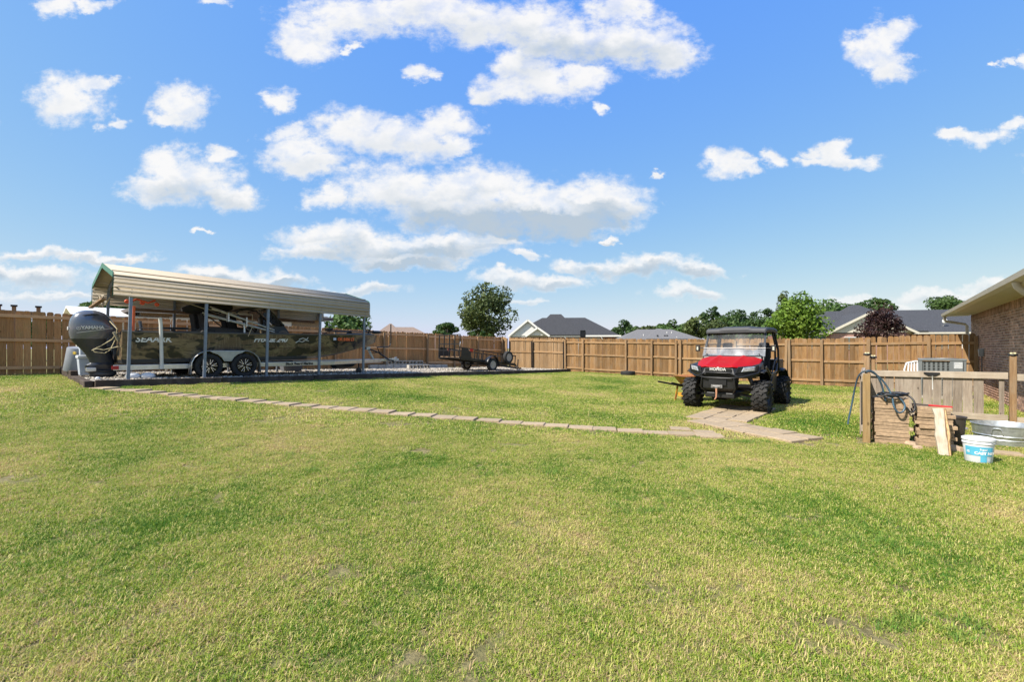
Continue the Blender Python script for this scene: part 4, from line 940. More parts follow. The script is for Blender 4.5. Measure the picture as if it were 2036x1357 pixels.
for sd in (-1, 1):
    for x in (1.72, 2.56):
        e = bpy.data.objects.new('wheel', None); col.objects.link(e); e.parent = tr; e.location = (x, sd*1.17, GZ0+.325); e.empty_display_size = .1
        tyre_mesh(.325, .21, RUBBER).build('tyre', RUBBER, e, smooth=40); alloy(e, sd*.085, .197, sd)
    mb = MB(); pts = []
    for cx_ in (1.72, 2.56):
        pass
    arc = [(1.72-.41, GZ0+.12)] + [(1.72+.40*math.cos(R(a)), GZ0+.325+.40*math.sin(R(a))) for a in (165, 145, 125, 105, 92)] + [(2.56+.40*math.cos(R(a)), GZ0+.325+.40*math.sin(R(a))) for a in (88, 75, 55, 35, 15)] + [(2.56+.41, GZ0+.12)]
    mb.loft([[Vector((x, sd*1.04, z)) for x, z in arc], [Vector((x, sd*1.29, z)) for x, z in arc]], False, False, False); 
    lower = [(1.72+.355*math.cos(R(a)), GZ0+.325+.355*math.sin(R(a))) for a in (80, 60, 40, 20)] + [(2.56+.355*math.cos(R(a)), GZ0+.325+.355*math.sin(R(a))) for a in (160, 140, 120, 100)]
    top_ = [(2.56, GZ0+.722), (1.72, GZ0+.722)]
    mb.build('fender', ALU, tr, smooth=40, solid=.012)
    mb = MB(); mb.prism(lower + top_, sd*1.285, sd*1.295); mb.build('fender_skirt', mat('fender_grey', (.40, .39, .33), .5, .3), tr)
    mb = MB(); mb.tube([(.75, sd*1.06, -.15), (.75, sd*1.08, -.02), (.72, sd*1.12, .95), (.70, sd*1.14, 1.12)], .040, 10); mb.build('guide_post', mat('pvc_white', (.66, .64, .58), .5, var=.05) if sd < 0 else STEELP, tr, smooth=50)
    mb = MB(); mb.box((-.12, sd*1.03, -.10), (.13, .02, .085)); mb.build('tail_light', mat('red_lens', (.35, .01, .012), .25), tr, bevel=.004)
mb = MB(); mb.beam((1.72, -1.1, GZ0+.325), (1.72, 1.1, GZ0+.325), .06, .06); mb.build('axle', BLACKM, tr); mb = MB(); mb.beam((2.56, -1.1, GZ0+.325), (2.56, 1.1, GZ0+.325), .06, .06); mb.build('axle', BLACKM, tr)
lettering('Black Beard Marine', .105, BLACK, tr, side_M(3.75, -1.028, -.13), bold=.005)
lettering('TOYO', .05, BLACK, tr, side_M(3.12, -1.028, -.115), bold=.002) if False else None
mb = MB(); mb.tube([(6.5, -.42, -.05), (6.5, -.42, GZ0-.02+.02)], .025, 8); mb.lathe([(.05, -.03), (.10, -.025), (.11, 0), (.10, .025), (.05, .03)], 16, (6.5, -.42, GZ0+.02), 'Y'); mb.build('jack_wheel', BLACKM, tr, smooth=40)
mb = MB(); mb.lathe([(.13, -.04), (.26, -.05), (.30, 0), (.26, .05), (.13, .04)], 20, (6.0, -.55, -.30), 'Y') if False else mb.loft([[(5.4, -.75, -.16), (6.4, -.5, -.16), (6.4, -.35, -.16), (5.4, -.35, -.16)], [(5.55, -.7, -.30), (6.2, -.5, -.27), (6.2, -.4, -.27), (5.55, -.4, -.30)]]); mb.build('step_pad', BLACK, tr, bevel=.02)
# winch stand and the bent boarding handle
mb = MB(); mb.beam((7.35, 0, -.05), (7.15, 0, .32), .07, .07); mb.box((7.10, 0, .38), (.16, .14, .12)); mb.build('winch_stand', GALV, tr, bevel=.008)
mb = MB(); mb.tube([(7.15, -.1, .34), (7.5, -.1, .22), (7.95, -.12, -.06), (8.15, -.12, -.10)], .026, 8); mb.tube([(7.55, -.12, .18), (7.42, -.12, .42), (7.9, -.12, .44), (8.0, -.12, .50), (8.02, -.12, .60), (8.02, -.12, 1.30)], .022, 8)
mb.box((7.45, -.1, .22), (.30, .22, .03)); mb.build('boarding_step', BLACKM, tr, smooth=50)

# ------------------------------------------------------------------ bins and tubs by the outboard
def pad_obj(s_, wd): p = PADO + D*s_ + N*wd; return Vector((p.x, p.y, pad_z(s_)))
GBIN = mat('grey_tub', (.22, .235, .26), .6, var=.06)
o = thing('grey_bin', 'tilted dark grey barrel with yellow mark on the pad corner', 'bin', M=Matrix.Translation(pad_obj(.02, 3.25)+Vector((0, 0, .14))) @ Matrix.Rotation(R(9), 4, Vector((D.x, D.y, 0))))
mb = MB(); mb.lathe([(0, 0), (.26, 0), (.27, .02), (.20, .60), (.195, .61), (0, .61)], 28); mb.build('body', GBIN, o, smooth=40)
mb = MB(); mb.box((.13, -.205, .50), (.06, .03, .06)); mb.build('sticker', mat('yellow_mark', (.6, .42, .06), .5), o)
LG = mat('light_grey_box', (.46, .50, .56), .5, var=.05, dirt=.2)
o = thing('storage_box', 'pale grey plastic storage box standing behind the outboard', 'box', M=frame(pad_obj(.30, 2.95)+Vector((0, 0, .40)), D))
mb = MB(); mb.loft([[(-.26, -.2, -.3), (.26, -.2, -.3), (.26, .2, -.3), (-.26, .2, -.3)], [(-.27, -.21, .42), (.27, -.21, .42), (.27, .21, .42), (-.27, .21, .42)]]); mb.build('body', LG, o, bevel=.02)
mb = MB(); mb.box((0, 0, .45), (.57, .45, .06)); mb.build('lid', LG, o, bevel=.015)
o = thing('cooler', 'small grey lidded cooler with blue label beside the outboard leg', 'cooler', M=frame(pad_obj(.17, 2.25)+Vector((0, 0, .05)), D))
mb = MB(); mb.loft([[(-.2, -.16, 0), (.2, -.16, 0), (.2, .16, 0), (-.2, .16, 0)], [(-.23, -.19, .42), (.23, -.19, .42), (.23, .19, .42), (-.23, .19, .42)]]); mb.build('body', LG, o, bevel=.02)
mb = MB(); mb.box((0, 0, .46), (.50, .42, .08)); mb.build('lid', mat('cooler_lid', (.62, .64, .66), .45), o, bevel=.02)
mb = MB(); mb.box((.06, -.185, .24), (.12, .012, .14)); mb.build('sticker', mat('blue_mark', (.05, .13, .32), .5), o)
WR = mat('white_rock', (.72, .71, .69), .9, var=.1)
for k, (s_, wd) in enumerate(((.75, .62), (1.02, .60), (.10, .42))):
    p = pad_obj(s_, wd); mb = MB()
    n_ = 10
    mb.loft([[Vector((math.cos(2*math.pi*j/n_)*r_*(1.5+.2*math.sin(j*2+k)), math.sin(2*math.pi*j/n_)*r_, z)) for j in range(n_)] for r_, z in ((.05, -.02), (.09, .01), (.10, .06), (.075, .11), (.03, .13))] if k < 2 else [[Vector((math.cos(2*math.pi*j/n_)*r_, math.sin(2*math.pi*j/n_)*r_*.8, z)) for j in range(n_)] for r_, z in ((.03, -.02), (.05, .01), (.045, .04), (.02, .06))])
    o = mb.build('boulder', WR, smooth=60, bevel=0); o.location = p + Vector((0, 0, .02)); o.rotation_euler = (0, 0, math.atan2(D.y, D.x)); tag(o, ['rounded white rock under the trailer tail light', 'longer rounded white rock between first carport post and trailer wheel', 'small white rock at the foot of the outboard'][k], 'rock')
o = thing('storage_tote', 'grey tote standing under the boat trailer by the fence', 'tote', M=frame(pad_obj(5.6, 3.3), D))
mb = MB(); mb.loft([[(-.28, -.2, 0), (.28, -.2, 0), (.28, .2, 0), (-.28, .2, 0)], [(-.34, -.24, .36), (.34, -.24, .36), (.34, .24, .36), (-.34, .24, .36)]]); mb.build('body', mat('tote_grey', (.12, .125, .14), .6), o, bevel=.02)
mb = MB(); mb.box((0, 0, .375), (.70, .50, .03)); mb.build('lid', mat('tote_lid', (.16, .165, .18), .6), o, bevel=.01)

# ------------------------------------------------------------------ concrete blocks along the fence
cb = MB()
def block():
    mb = MB(); X, Y_, Z = .195, .095, .095; hx, hz = .066, .062
    mb.box((0, 0, 0), (.02, .19, .19))
    for x in (-.185, .185): mb.box((x, 0, 0), (.02, .19, .19))
    for z in (-.08, .08): mb.box((-.0925, 0, z), (.165, .19, .03)); mb.box((.0925, 0, z), (.165, .19, .03))
    return mb
me_b = block().mesh('block'); me_b.materials.append(CONC)
mb = MB(); mb.box((0, 0, 0), (.39, .19, .19)); me_s = mb.mesh('block'); me_s.materials.append(CONC)
def put_block(s_, wd, lay, hollow, label, grp):
    p = PADO + D*s_ + N*wd; z = pad_z(s_) + .095 + lay*.193
    o = inst('concrete_block', me_b if hollow else me_s, None, (p.x, p.y, z), (0, random.gauss(0, .01), math.atan2(D.y, D.x)+random.gauss(0, .04)))
    return tag(o, label, 'concrete block', grp)
sC = (C0-PADO).dot(D)
def fence_s(x, wd=PADW-.3):
    u = (x-CX)/F; o_ = PADO + N*wd; return (o_.y*u - o_.x)/(D.x - D.y*u)
for k in range(5): put_block(fence_s(777)+k*.41, PADW-.28, 1, True, 'hollow concrete block on top of the row along the long fence', 'hollow blocks on the top row')
for k in range(11): put_block(fence_s(742)+k*.415, PADW-.28, 0, False, 'concrete block in the bottom row along the foot of the long fence', 'blocks in the bottom row')
for k in range(3): put_block(fence_s(818, PADW-.75)+k*.42, PADW-.75, 0, True, 'hollow concrete block lying alone in front of the block row', 'blocks in front of the row')
# ------------------------------------------------------------------ black utility trailer, tongue on the ground
wc = Vector((-.88, 20.05, 0)) + N*.82; us, uw = pad_sw(wc); uz = pad_z(us)
ut = thing('utility_trailer', 'black open utility trailer with mesh ramp gate and spare wheel', 'utility trailer', M=frame(Vector((wc.x, wc.y, uz+.285)), Vector((D.x, D.y, -.105))))
TW = .66
GW = mat('galv_wheel', (.36, .36, .37), .4, .5, var=.1)
def steel_wheel(par, loc, r_=.285, wd=.18, tilt=0):
    e = bpy.data.objects.new('wheel', None); col.objects.link(e); e.parent = par; e.location = loc; e.empty_display_size = .1
    tyre_mesh(r_, wd, RUBBER, rim_r=.62).build('tyre', RUBBER, e, smooth=40)
    mb = MB()
    for sd in (-1, 1):
        mb.lathe([(0, sd*.045), (.05, sd*.055), (.07, sd*.04), (.12, sd*.045), (r_*.55, sd*.03), (r_*.62, sd*.07)], 24, (0, 0, 0), 'Y')
    w_ = mb.build('rim', GW, e, smooth=30)
    mb = MB()
    for k in range(8): a = 2*math.pi*k/8; mb.lathe([(0, -.052), (.018, -.052), (.018, -.03), (0, -.03)], 8, (.105*math.sin(a), 0, .105*math.cos(a)), 'Y')
    mb.build('rim_hole', BLACK, w_)
    return e
for sd in (-1, 1):
    steel_wheel(ut, (0, sd*.82, 0))
    arc = [(-.36, .02)] + [(.36*math.cos(R(a)), .02+.36*math.sin(R(a))) for a in range(165, 0, -25)] + [(.36, .02)]
    mb = MB(); mb.loft([[Vector((x, sd*.70, z)) for x, z in arc], [Vector((x, sd*.93, z)) for x, z in arc]], False, False, False); mb.build('fender', BLACKM, ut, smooth=40, solid=.01)
    mb = MB(); mb.beam((-1.75, sd*TW, .58), (1.75, sd*TW, .54), .04, .04)
    for x in (-1.2, -.95, -.70, -.45, .5, .8, 1.1, 1.4, 1.73): mb.beam((x, sd*TW, .14), (x, sd*TW, .57), .03, .03, (1, 0, 0))
    mb.build('side_rail', BLACKM, ut)
    mb = MB(); mb.prism([(-1.76, .12), (-1.15, .12), (-1.22, .40), (-1.40, .56), (-1.76, .56)], sd*TW-.008+sd*.03, sd*TW+.008+sd*.03); mb.build('corner_plate', BLACKM, ut)
    mb = MB(); mb.box((-1.20, sd*(TW+.05), .52), (.16, .02, .11)); mb.build('tail_light', mat('red_lens_b', (.5, .012, .012), .25), ut, bevel=.004)
    mb = MB(); mb.beam((-1.75, sd*TW, .12), (1.8, sd*TW, .12), .05, .09); mb.beam((1.75, sd*TW, .10), (2.75, sd*.04, .02), .05, .09); mb.build('frame_rail', BLACKM, ut)
PLK = wood('bed_plank', (.33, .21, .12), (.2, .12, .065), (.36, .31, .25), .4, .15, 'X')
for k in range(8):
    mb = MB(); mb.box((0, -.56+k*.16, .185), (3.5, .15, .03)); mb.build('bed_plank', PLK, ut)
mb = MB(); mb.beam((1.75, -TW, .54), (1.75, TW, .54), .04, .04); mb.beam((-.0, -.75, 0), (0, .75, 0), .06, .06); mb.build('front_rail', BLACKM, ut)
mb = MB(); mb.beam((2.65, 0, .02), (2.95, 0, .0), .07, .06); mb.lathe([(.0, 0), (.05, 0), (.05, .07), (0, .08)], 12, (2.95, 0, -.02)); mb.tube([(2.6, -.1, -.27), (2.6, -.1, .45)], .028, 8); mb.box((2.6, -.1, -.26), (.12, .12, .03)); mb.build('coupler', BLACKM, ut)
steel_wheel(ut, (1.05, -.80, .42), .285, .18); mb = MB(); mb.box((1.05, -.70, .40), (.05, .14, .40)); mb.build('spare_bracket', BLACKM, ut)
rg = MB()
for y_ in (-.66, -.33, 0, .33, .66): rg.beam((-1.80, y_, .12), (-1.87, y_, 1.12), .035, .035, (1, 0, 0))
for z in (.14, .45, .72, 1.11): rg.beam((-1.80-.07*(z-.12), -.66, z), (-1.80-.07*(z-.12), .66, z), .03, .035)
rg.build('ramp_gate', BLACKM, ut)
mb = MB(); mb.tube([(-1.84, -.66, .62), (-1.86, -.69, .74), (-1.84, -.67, .82)], .014, 6); mb.build('gate_latch', CHROME, ut)

# ------------------------------------------------------------------ red utility vehicle
vo = Vector((4.92, 10.46, gz(4.92, 10.46)+.01))
uv = thing('utility_vehicle', 'red and black side-by-side utility vehicle parked on the paver pad', 'utility vehicle', M=frame(vo, Vector((D.y, -D.x, 0))))
# local x to the vehicle's left (right in the picture), y to its rear, z up
UW = .745
RED = mat('red_paint', (.35, .006, .009), .5, var=.06, scale=3, spec=.12)
RIMD = mat('rim_dark', (.05, .05, .052), .4, .5)
tm_ = tyre_mesh(.332, .30, RUBBER, 17, rim_r=.55); tme = tm_.mesh('tyre'); tme.materials.append(RUBBER); tme.shade_smooth(); tme.set_sharp_from_angle(angle=R(30))
for y_ in (0, 2.05):
    for sd in (-1, 1):
        e = bpy.data.objects.new('wheel', None); col.objects.link(e); e.parent = uv; e.location = (sd*UW, y_, .342); e.empty_display_size = .1; e.rotation_euler = (0, 0, R(90))
        o = bpy.data.objects.new('tyre', tme); col.objects.link(o); o.parent = e
        mb = MB(); f_ = -sd
        mb.lathe([(0, f_*.05), (.05, f_*.06), (.08, f_*.03), (.15, f_*.02), (.18, f_*.10), (.185, f_*.12), (.185, -f_*.12)], 24, (0, 0, 0), 'Y')
        rim = mb.build('rim', RIMD, e, smooth=30)
        mb = MB()
        for k in range(7): a = 2*math.pi*k/7; mb.beam((.05*math.sin(a), f_*.05, .05*math.cos(a)), (.17*math.sin(a), f_*.095, .17*math.cos(a)), .035, .02, (0, 1, 0))
        mb.build('spokes', RIMD, rim)
        mb = MB(); mb.beam((sd*.22, y_-.10, .36), (sd*(UW-.08), y_, .30), .03, .03); mb.beam((sd*.22, y_+.16, .36), (sd*(UW-.08), y_, .30), .03, .03); mb.beam((sd*.25, y_, .50), (sd*(UW-.10), y_, .42), .028, .028)
        mb.tube([(sd*.22, y_, .34), (sd*(UW-.1), y_, .34)], .025, 8); mb.build('control_arm', BLACKM, uv)
        mb = MB(); mb.tube([(sd*.42, y_+.02, .80), (sd*.60, y_, .42)], .022, 8); mb.tube([(sd*(.42+.03), y_+.02, .74), (sd*.56, y_, .50)], .045, 10); mb.build('shock', mat('shock', (.10, .10, .105), .4, .3), uv, smooth=40)
mb = MB(); mb.box((0, .95, .36), (.62, 2.9, .12)); mb.build('skid_plate', BLACK, uv, bevel=.02)
mb = MB(); mb.loft([[(-.22, -.42, .30), (.22, -.42, .30), (.22, -.30, .30), (-.22, -.30, .30)], [(-.33, -.58, .42), (.33, -.58, .42), (.33, -.30, .42), (-.33, -.30, .42)], [(-.36, -.60, .66), (.36, -.60, .66), (.36, -.30, .66), (-.36, -.30, .66)]]); mb.build('bumper_plate', BLACK, uv, bevel=.02)
mb = MB(); mb.box((0, -.615, .57), (.36, .03, .12)); mb.build('bumper_recess', mat('recess', (.006, .006, .006), .8), uv)
mb = MB(); mb.box((-.02, -.615, .475), (.24, .03, .07)); mb.tube([(-.10, -.63, .475), (.06, -.63, .475)], .018, 8); mb.lathe([(.02, -.015), (.04, 0), (.02, .015)], 14, (-.02, -.64, .455), 'Y'); wn = mb.build('winch_fairlead', mat('fairlead', (.20, .195, .19), .5, .3), uv, bevel=.004)
mb = MB(); mb.tube([(-.02, -.64, .43), (-.015, -.65, .33), (-.02, -.65, .24), (-.05, -.66, .185)], [.02, .018, .015, .012], 6); mb.build('winch_strap', mat('strap_tan', (.48, .23, .13), .8), wn, smooth=50)
# nose: black surround, grille, head lamps
mb = MB(); mb.loft([[(-.62, -.30, .66), (-.36, -.56, .66), (.36, -.56, .66), (.62, -.30, .66), (.62, .40, .66), (-.62, .40, .66)], [(-.76, -.22, .80), (-.33, -.60, .74), (.33, -.60, .74), (.76, -.22, .80), (.70, .42, .85), (-.70, .42, .85)], [(-.77, -.16, .93), (-.29, -.55, .88), (.29, -.55, .88), (.77, -.16, .93), (.66, .44, 1.02), (-.66, .44, 1.02)]]); mb.build('front_cowl', BLACK, uv, bevel=.02)
mb = MB(); mb.box((0, -.592, .815), (.54, .03, .11)); 
for z in (.775, .80, .83, .855): mb.box((0, -.608, z), (.52, .012, .008))
mb.build('grille', mat('grille', (.006, .006, .006), .6), uv)
lettering('HONDA', .088, mat('chrome_letter', (.85, .85, .86), .25, .6), uv, Matrix.Translation((0, -.618, .825)) @ FR, bold=.004, align='CENTER', space=1.05)
mb = MB(); mb.lathe([(0, 0), (.022, 0), (.022, .006), (0, .006)], 12, (0, -.60, .885), 'Y'); mb.build('emblem', CHROME, uv)
LENS = mat('lamp_lens', (.66, .68, .70), .08, .6, var=.3, scale=20, coat=1.0)
for sd in (-1, 1):
    mb = MB(); q = lambda a, z, d_: (sd*(.34+a*.40), -.545+a*.335-d_, z)
    mb.loft([[q(.0, .76, .02), q(.95, .80, .02), q(1.0, .95, .02), q(.12, .915, .02)], [q(.03, .77, .055), q(.90, .81, .05), q(.95, .94, .05), q(.15, .905, .055)]]); o = mb.build('headlamp_bezel', BLACK, uv, bevel=.008)
    mb = MB(); mb.loft([[q(.26, .795, .05), q(.82, .82, .048), q(.88, .925, .048), q(.36, .90, .05)], [q(.30, .803, .072), q(.78, .828, .068), q(.83, .915, .068), q(.40, .892, .072)]]); mb.build('headlamp', LENS, o, bevel=.006)
    # wheel arch
    arc = [(R(a), .46) for a in range(118, -35, -17)]
    r0 = [Vector((sd*.60, .02+.48*math.cos(a), .44+.47*math.sin(a))) for a, _ in arc]; r1 = [Vector((sd*.80, .02+.47*math.cos(a), .43+.46*math.sin(a))) for a, _ in arc]; r2 = [Vector((sd*.825, .02+.455*math.cos(a), .42+.44*math.sin(a))) for a, _ in arc]
    mb = MB(); mb.loft([r0, r1, r2], False, False, False); mb.build('front_fender', BLACK, uv, smooth=40, solid=.012)
    mb = MB(); mb.loft([[Vector((v.x, v.y+2.05, v.z)) for v in r_] for r_ in (r0, r1, r2)], False, False, False); mb.build('rear_fender', BLACK, uv, smooth=40, solid=.012)
    # side body, door bar and net frame
    mb = MB(); mb.prism([(.46, .36), (1.62, .36), (1.70, .62), (1.55, .80), (1.30, .78), (1.0, .58), (.72, .60), (.56, .98), (.42, .98)], sd*.66, sd*.72, lambda x, y, z: (y, x, z)); mb.build('side_panel', BLACK, uv, bevel=.012)
    mb = MB(); mb.tube([(sd*.70, .55, .98), (sd*.74, .85, .78), (sd*.74, 1.45, .84), (sd*.71, 1.68, 1.02)], .022, 8); mb.tube([(sd*.74, .95, .78), (sd*.735, 1.30, 1.10), (sd*.71, 1.70, 1.16)], .016, 8); mb.build('door_bar', BLACKM, uv, smooth=50)
    # cage
    mb = MB(); mb.tube([(sd*.66, .46, 1.02), (sd*.665, .56, 1.22), (sd*.635, .80, 1.74), (sd*.61, .90, 1.80), (sd*.61, 1.72, 1.83), (sd*.63, 1.80, 1.79), (sd*.70, 1.86, 1.35), (sd*.71, 1.86, .85), (sd*.62, 1.92, .70)], .026, 10); mb.build('roll_cage', BLACKM, uv, smooth=50)
    mb = MB(); mb.tube([(sd*.68, 1.66, .74), (sd*.67, 1.66, 1.50), (sd*.62, 1.60, 1.80)], .024, 8); mb.build('roll_cage', BLACKM, uv, smooth=50)
    mb = MB(); mb.tube([(sd*.65, .64, 1.40), (sd*.80, .62, 1.40)], .012, 6); mb.box((sd*.845, .62, 1.395), (.10, .045, .15)); o = mb.build('mirror', BLACK, uv, bevel=.012)
    mb = MB(); mb.box((sd*.845, .595, 1.395), (.035, .008, .08)); mb.build('reflector', mat('mirror_mark', (.6, .58, .45), .4), o)
    # bumper hoop
    mb = MB(); mb.tube([(sd*.74, -.30, .78), (sd*.50, -.56, .70), (sd*.26, -.64, .665), (0, -.645, .665)], .018, 8); mb.tube([(sd*.42, -.60, .69), (sd*.26, -.63, .775), (0, -.635, .775)], .015, 8); mb.tube([(sd*.33, -.62, .67), (sd*.36, -.62, .45), (sd*.28, -.50, .33)], .016, 8); mb.build('bumper_bar', BLACKM, uv, smooth=50)
# bonnet
def bonnet(a, c_):
    x = (a*2-1); ax_ = abs(x); X = x*(.66 + .04*(1-c_))
    yf = -.555 + max(0, ax_-.42)*.58; yb = .44; y = yf + (yb-yf)*c_
    z = .895 + .225*c_**.8 - .02*ax_**2 - max(0, ax_-.75)*.24*(1-.4*c_)
    ridge = .028*math.exp(-((ax_-.40)/.07)**2)*(.4+.6*c_); dip = -.018*math.exp(-(ax_/.28)**4)*math.sin(math.pi*min(1, c_*1.1))
    return (X, y, z + ridge + dip + .03*ax_*c_*0)
mb = MB(); mb.sheet(bonnet, 40, 18); mb.build('bonnet', RED, uv, smooth=30, solid=.012)
mb = MB(); mb.box((0, -.10, 1.003), (.40, .012, .012), Matrix.Rotation(R(12), 3, 'X')); mb.tube([(-.34, .38, 1.095), (-.20, -.12, 1.0), (.20, -.12, 1.0), (.34, .38, 1.095)], .006, 6); mb.build('bonnet_crease_shade', mat('crease_shade_red', (.30, .006, .01), .3), uv)  # darker red lines paint in the shade of the bonnet creases
mb = MB(); mb.loft([[(-.66, .40, 1.04), (.66, .40, 1.04), (.66, .62, 1.10), (-.66, .62, 1.10)], [(-.64, .44, 1.13), (.64, .44, 1.13), (.62, .62, 1.18), (-.62, .62, 1.18)]]); mb.build('dash_cowl', BLACK, uv, bevel=.02)
# scratched polycarbonate screen in two pieces
CL = glass('poly_screen', (.84, .87, .88), .06, 0); CL2 = glass('poly_screen_low', (.70, .74, .78), .36, 0)
def scr(z0, z1, m_, nm):
    f = lambda z: .49 + (z-1.13)*.50
    mb = MB(); mb.sheet(lambda a, c_: ((a*2-1)*(.70-.05*((z0+(z1-z0)*c_)-1.13)), f(z0+(z1-z0)*c_)-.06*math.cos((a*2-1)*1.2), z0+(z1-z0)*c_), 24, 1); return mb.build(nm, m_, uv, smooth=60)
scr(1.21, 1.395, CL2, 'lower_screen'); ws = scr(1.415, 1.735, CL, 'upper_screen')
mb = MB(); mb.tube([(x*.69, .61-.06*math.cos(x*1.2), 1.405) for x in np.linspace(-1, 1, 9)], .010, 6); mb.build('screen_joint', mat('screen_strip', (.55, .53, .50), .4), ws, smooth=50)
mb = MB()
for sd in (-1, 1):
    for z in (1.45, 1.49, 1.26): mb.lathe([(0, -.012), (.014, -.012), (.014, .01), (0, .01)], 8, (sd*.58, .545+(z-1.335)*.5-.025, z), 'Y')
mb.build('screen_bolt', BLACK, ws)
# roof
def rring(y, zc, hw, th, dr):
    xs_ = (-1, -.97, -.55, -.42, .42, .55, .97, 1); zs = (-dr, -.01, .0, .025, .025, .0, -.01, -dr)
    return [Vector((x*hw, y, zc+z)) for x, z in zip(xs_, zs)] + [Vector((x*hw*.97, y, zc-th+min(0, z)*.5)) for x, z in zip(xs_[::-1], zs[::-1])]
mb = MB(); mb.loft([rring(.70, 1.815, .665, .05, .05), rring(.74, 1.875, .685, .09, .06), rring(.95, 1.905, .70, .09, .06), rring(1.5, 1.91, .70, .09, .06), rring(1.85, 1.885, .69, .09, .07), rring(1.93, 1.84, .67, .06, .05)]); mb.build('roof', mat('roof_plastic', (.040, .041, .044), .6, var=.15, dirt=.3, dirtc=(.09, .085, .08)), uv, bevel=.01)
# cabin
mb = MB(); mb.box((0, 1.25, .80), (1.22, .52, .14)); mb.build('bench_seat', DARKF, uv, bevel=.04)
for x in (-.40, 0, .40): 
    mb = MB(); mb.box((x, 1.56, 1.10), (.37, .13, .52), Matrix.Rotation(R(-10), 3, 'X')); mb.build('seat_back', DARKF, uv, bevel=.05)
for x in (-.42, .44): 
    mb = MB(); mb.box((x, 1.62, 1.46), (.24, .10, .16)); mb.build('headrest', DARKF, uv, bevel=.04)
mb = MB(); M_ = Matrix.Rotation(R(55), 3, 'X'); mb.lathe([(.155, 0), (.175, -.016), (.19, 0), (.175, .016), (.155, 0)], 20, (.36, .84, 1.18), 'Z', M_); mb.tube([(.36, .84, 1.18), (.36, .62, 1.08)], .022); 
for a in (0, 2.1, 4.2): mb.beam((.36, .84, 1.18), Vector((.36, .84, 1.18)) + M_ @ Vector((.165*math.cos(a), .165*math.sin(a), 0)), .03, .012)
mb.build('steering_wheel', BLACK, uv, smooth=40)
mb = MB(); mb.box((0, .95, .46), (1.25, 1.15, .04)); mb.build('floor', BLACK, uv)
mb = MB(); mb.box((0, 2.28, .86), (1.30, .88, .05)); 
for x in (-.64, .64): mb.box((x, 2.28, .98), (.04, .88, .26))
mb.box((0, 1.86, .98), (1.30, .04, .26)); mb.box((0, 2.71, .98), (1.30, .04, .26)); mb.build('cargo_bed', BLACK, uv, bevel=.01)
mb = MB(); mb.tube([(-.61, 1.78, 1.80), (.61, 1.78, 1.80)], .024, 8); mb.tube([(-.66, 1.70, 1.10), (.66, 1.70, 1.10)], .022, 8); mb.tube([(-.63, .82, 1.76), (.63, .82, 1.76)], .022, 8); mb.build('cross_tube', BLACKM, uv, smooth=50)
mb = MB(); mb.box((-.30, 1.72, 1.25), (.5, .02, .28)); mb.box((.42, 1.72, 1.3), (.3, .02, .3)); mb.build('rear_screen', BLACK, uv, bevel=.006)

for ch in uv.children:
    nm = ch.name.split('.')[0]
    if nm in ('bumper_plate', 'bumper_recess', 'winch_fairlead', 'front_cowl', 'grille', 'lettering', 'emblem', 'headlamp_bezel', 'bumper_bar', 'bonnet', 'bonnet_crease_shade', 'dash_cowl', 'shock'): ch.location.z += .085
    if nm == 'front_fender': ch.location.z += .03

# ------------------------------------------------------------------ rusty yellow wheelbarrow behind the vehicle
wb_o = px(1352, 798, 11.6); wbx = Vector((.93, .30, 0)).normalized()
wb = thing('wheelbarrow', 'rusty yellow wheelbarrow half hidden behind the utility vehicle', 'wheelbarrow', M=frame(Vector((4.55, 12.0, gz(4.5, 12))), wbx))
m, t, b, out = newmat('rusty_yellow'); tc = t.node('ShaderNodeTexCoord').outputs['Object']
rn = t.smooth(t.noise(tc, 4, 8, .7), .42, .60); cc = t.mix(rn, (.50, .29, .035), (.33, .125, .04)); cc = t.mix(t.smooth(t.noise(tc, 12, 6, .7), .6, .75), cc, (.16, .07, .03))
setc(t, b, 'Base Color', cc); b.inputs['Roughness'].default_value = .6; RUSTY = m
m, t, b, out = newmat('rust_inside'); tc = t.node('ShaderNodeTexCoord').outputs['Object']
cc = t.mix(t.smooth(t.noise(tc, 5, 8, .7), .35, .65), (.50, .22, .10), (.30, .11, .04)); setc(t, b, 'Base Color', cc); b.inputs['Roughness'].default_value = .8; RUSTI = m
def rrect(x0, x1, hw0, hw1, z0, z1, n=20):
    pts = []
    for k in range(n):
        a = 2*math.pi*(k+.5)/n; ca, sa = math.cos(a), math.sin(a); f = (math.copysign(abs(ca)**.45, ca)+1)/2; g_ = math.copysign(abs(sa)**.45, sa)
        pts.append(Vector((x0+(x1-x0)*f, g_*(hw0+(hw1-hw0)*f), z0+(z1-z0)*f)))
    return pts
mb = MB(); mb.loft([rrect(.02, .60, .20, .18, .40, .36), rrect(-.12, .92, .30, .27, .56, .60), rrect(-.18, 1.0, .34, .32, .66, .72), rrect(-.20, 1.02, .36, .34, .665, .725)], True, False); tray = mb.build('tray', RUSTY, wb, smooth=50)
mb = MB(); mb.loft([rrect(.03, .59, .19, .17, .415, .375), rrect(-.10, .90, .29, .26, .56, .60), rrect(-.175, .99, .335, .315, .66, .72)], True, False); mb.build('tray_lining', RUSTI, tray, smooth=50)
for sd in (-1, 1):
    mb = MB(); mb.beam((-.62, sd*.28, .52), (.95, sd*.14, .22), .035, .045); mb.build('handle', BLACK, wb, bevel=.006)
    mb = MB(); mb.beam((-.02, sd*.25, .42), (-.10, sd*.25, .0), .05, .02, (0, 1, 0)); mb.beam((-.10, sd*.25, .0), (.12, sd*.25, .02), .05, .02); mb.beam((.12, sd*.25, .0), (.20, sd*.22, .38), .05, .02, (0, 1, 0)); mb.build('leg', RUSTY, wb)
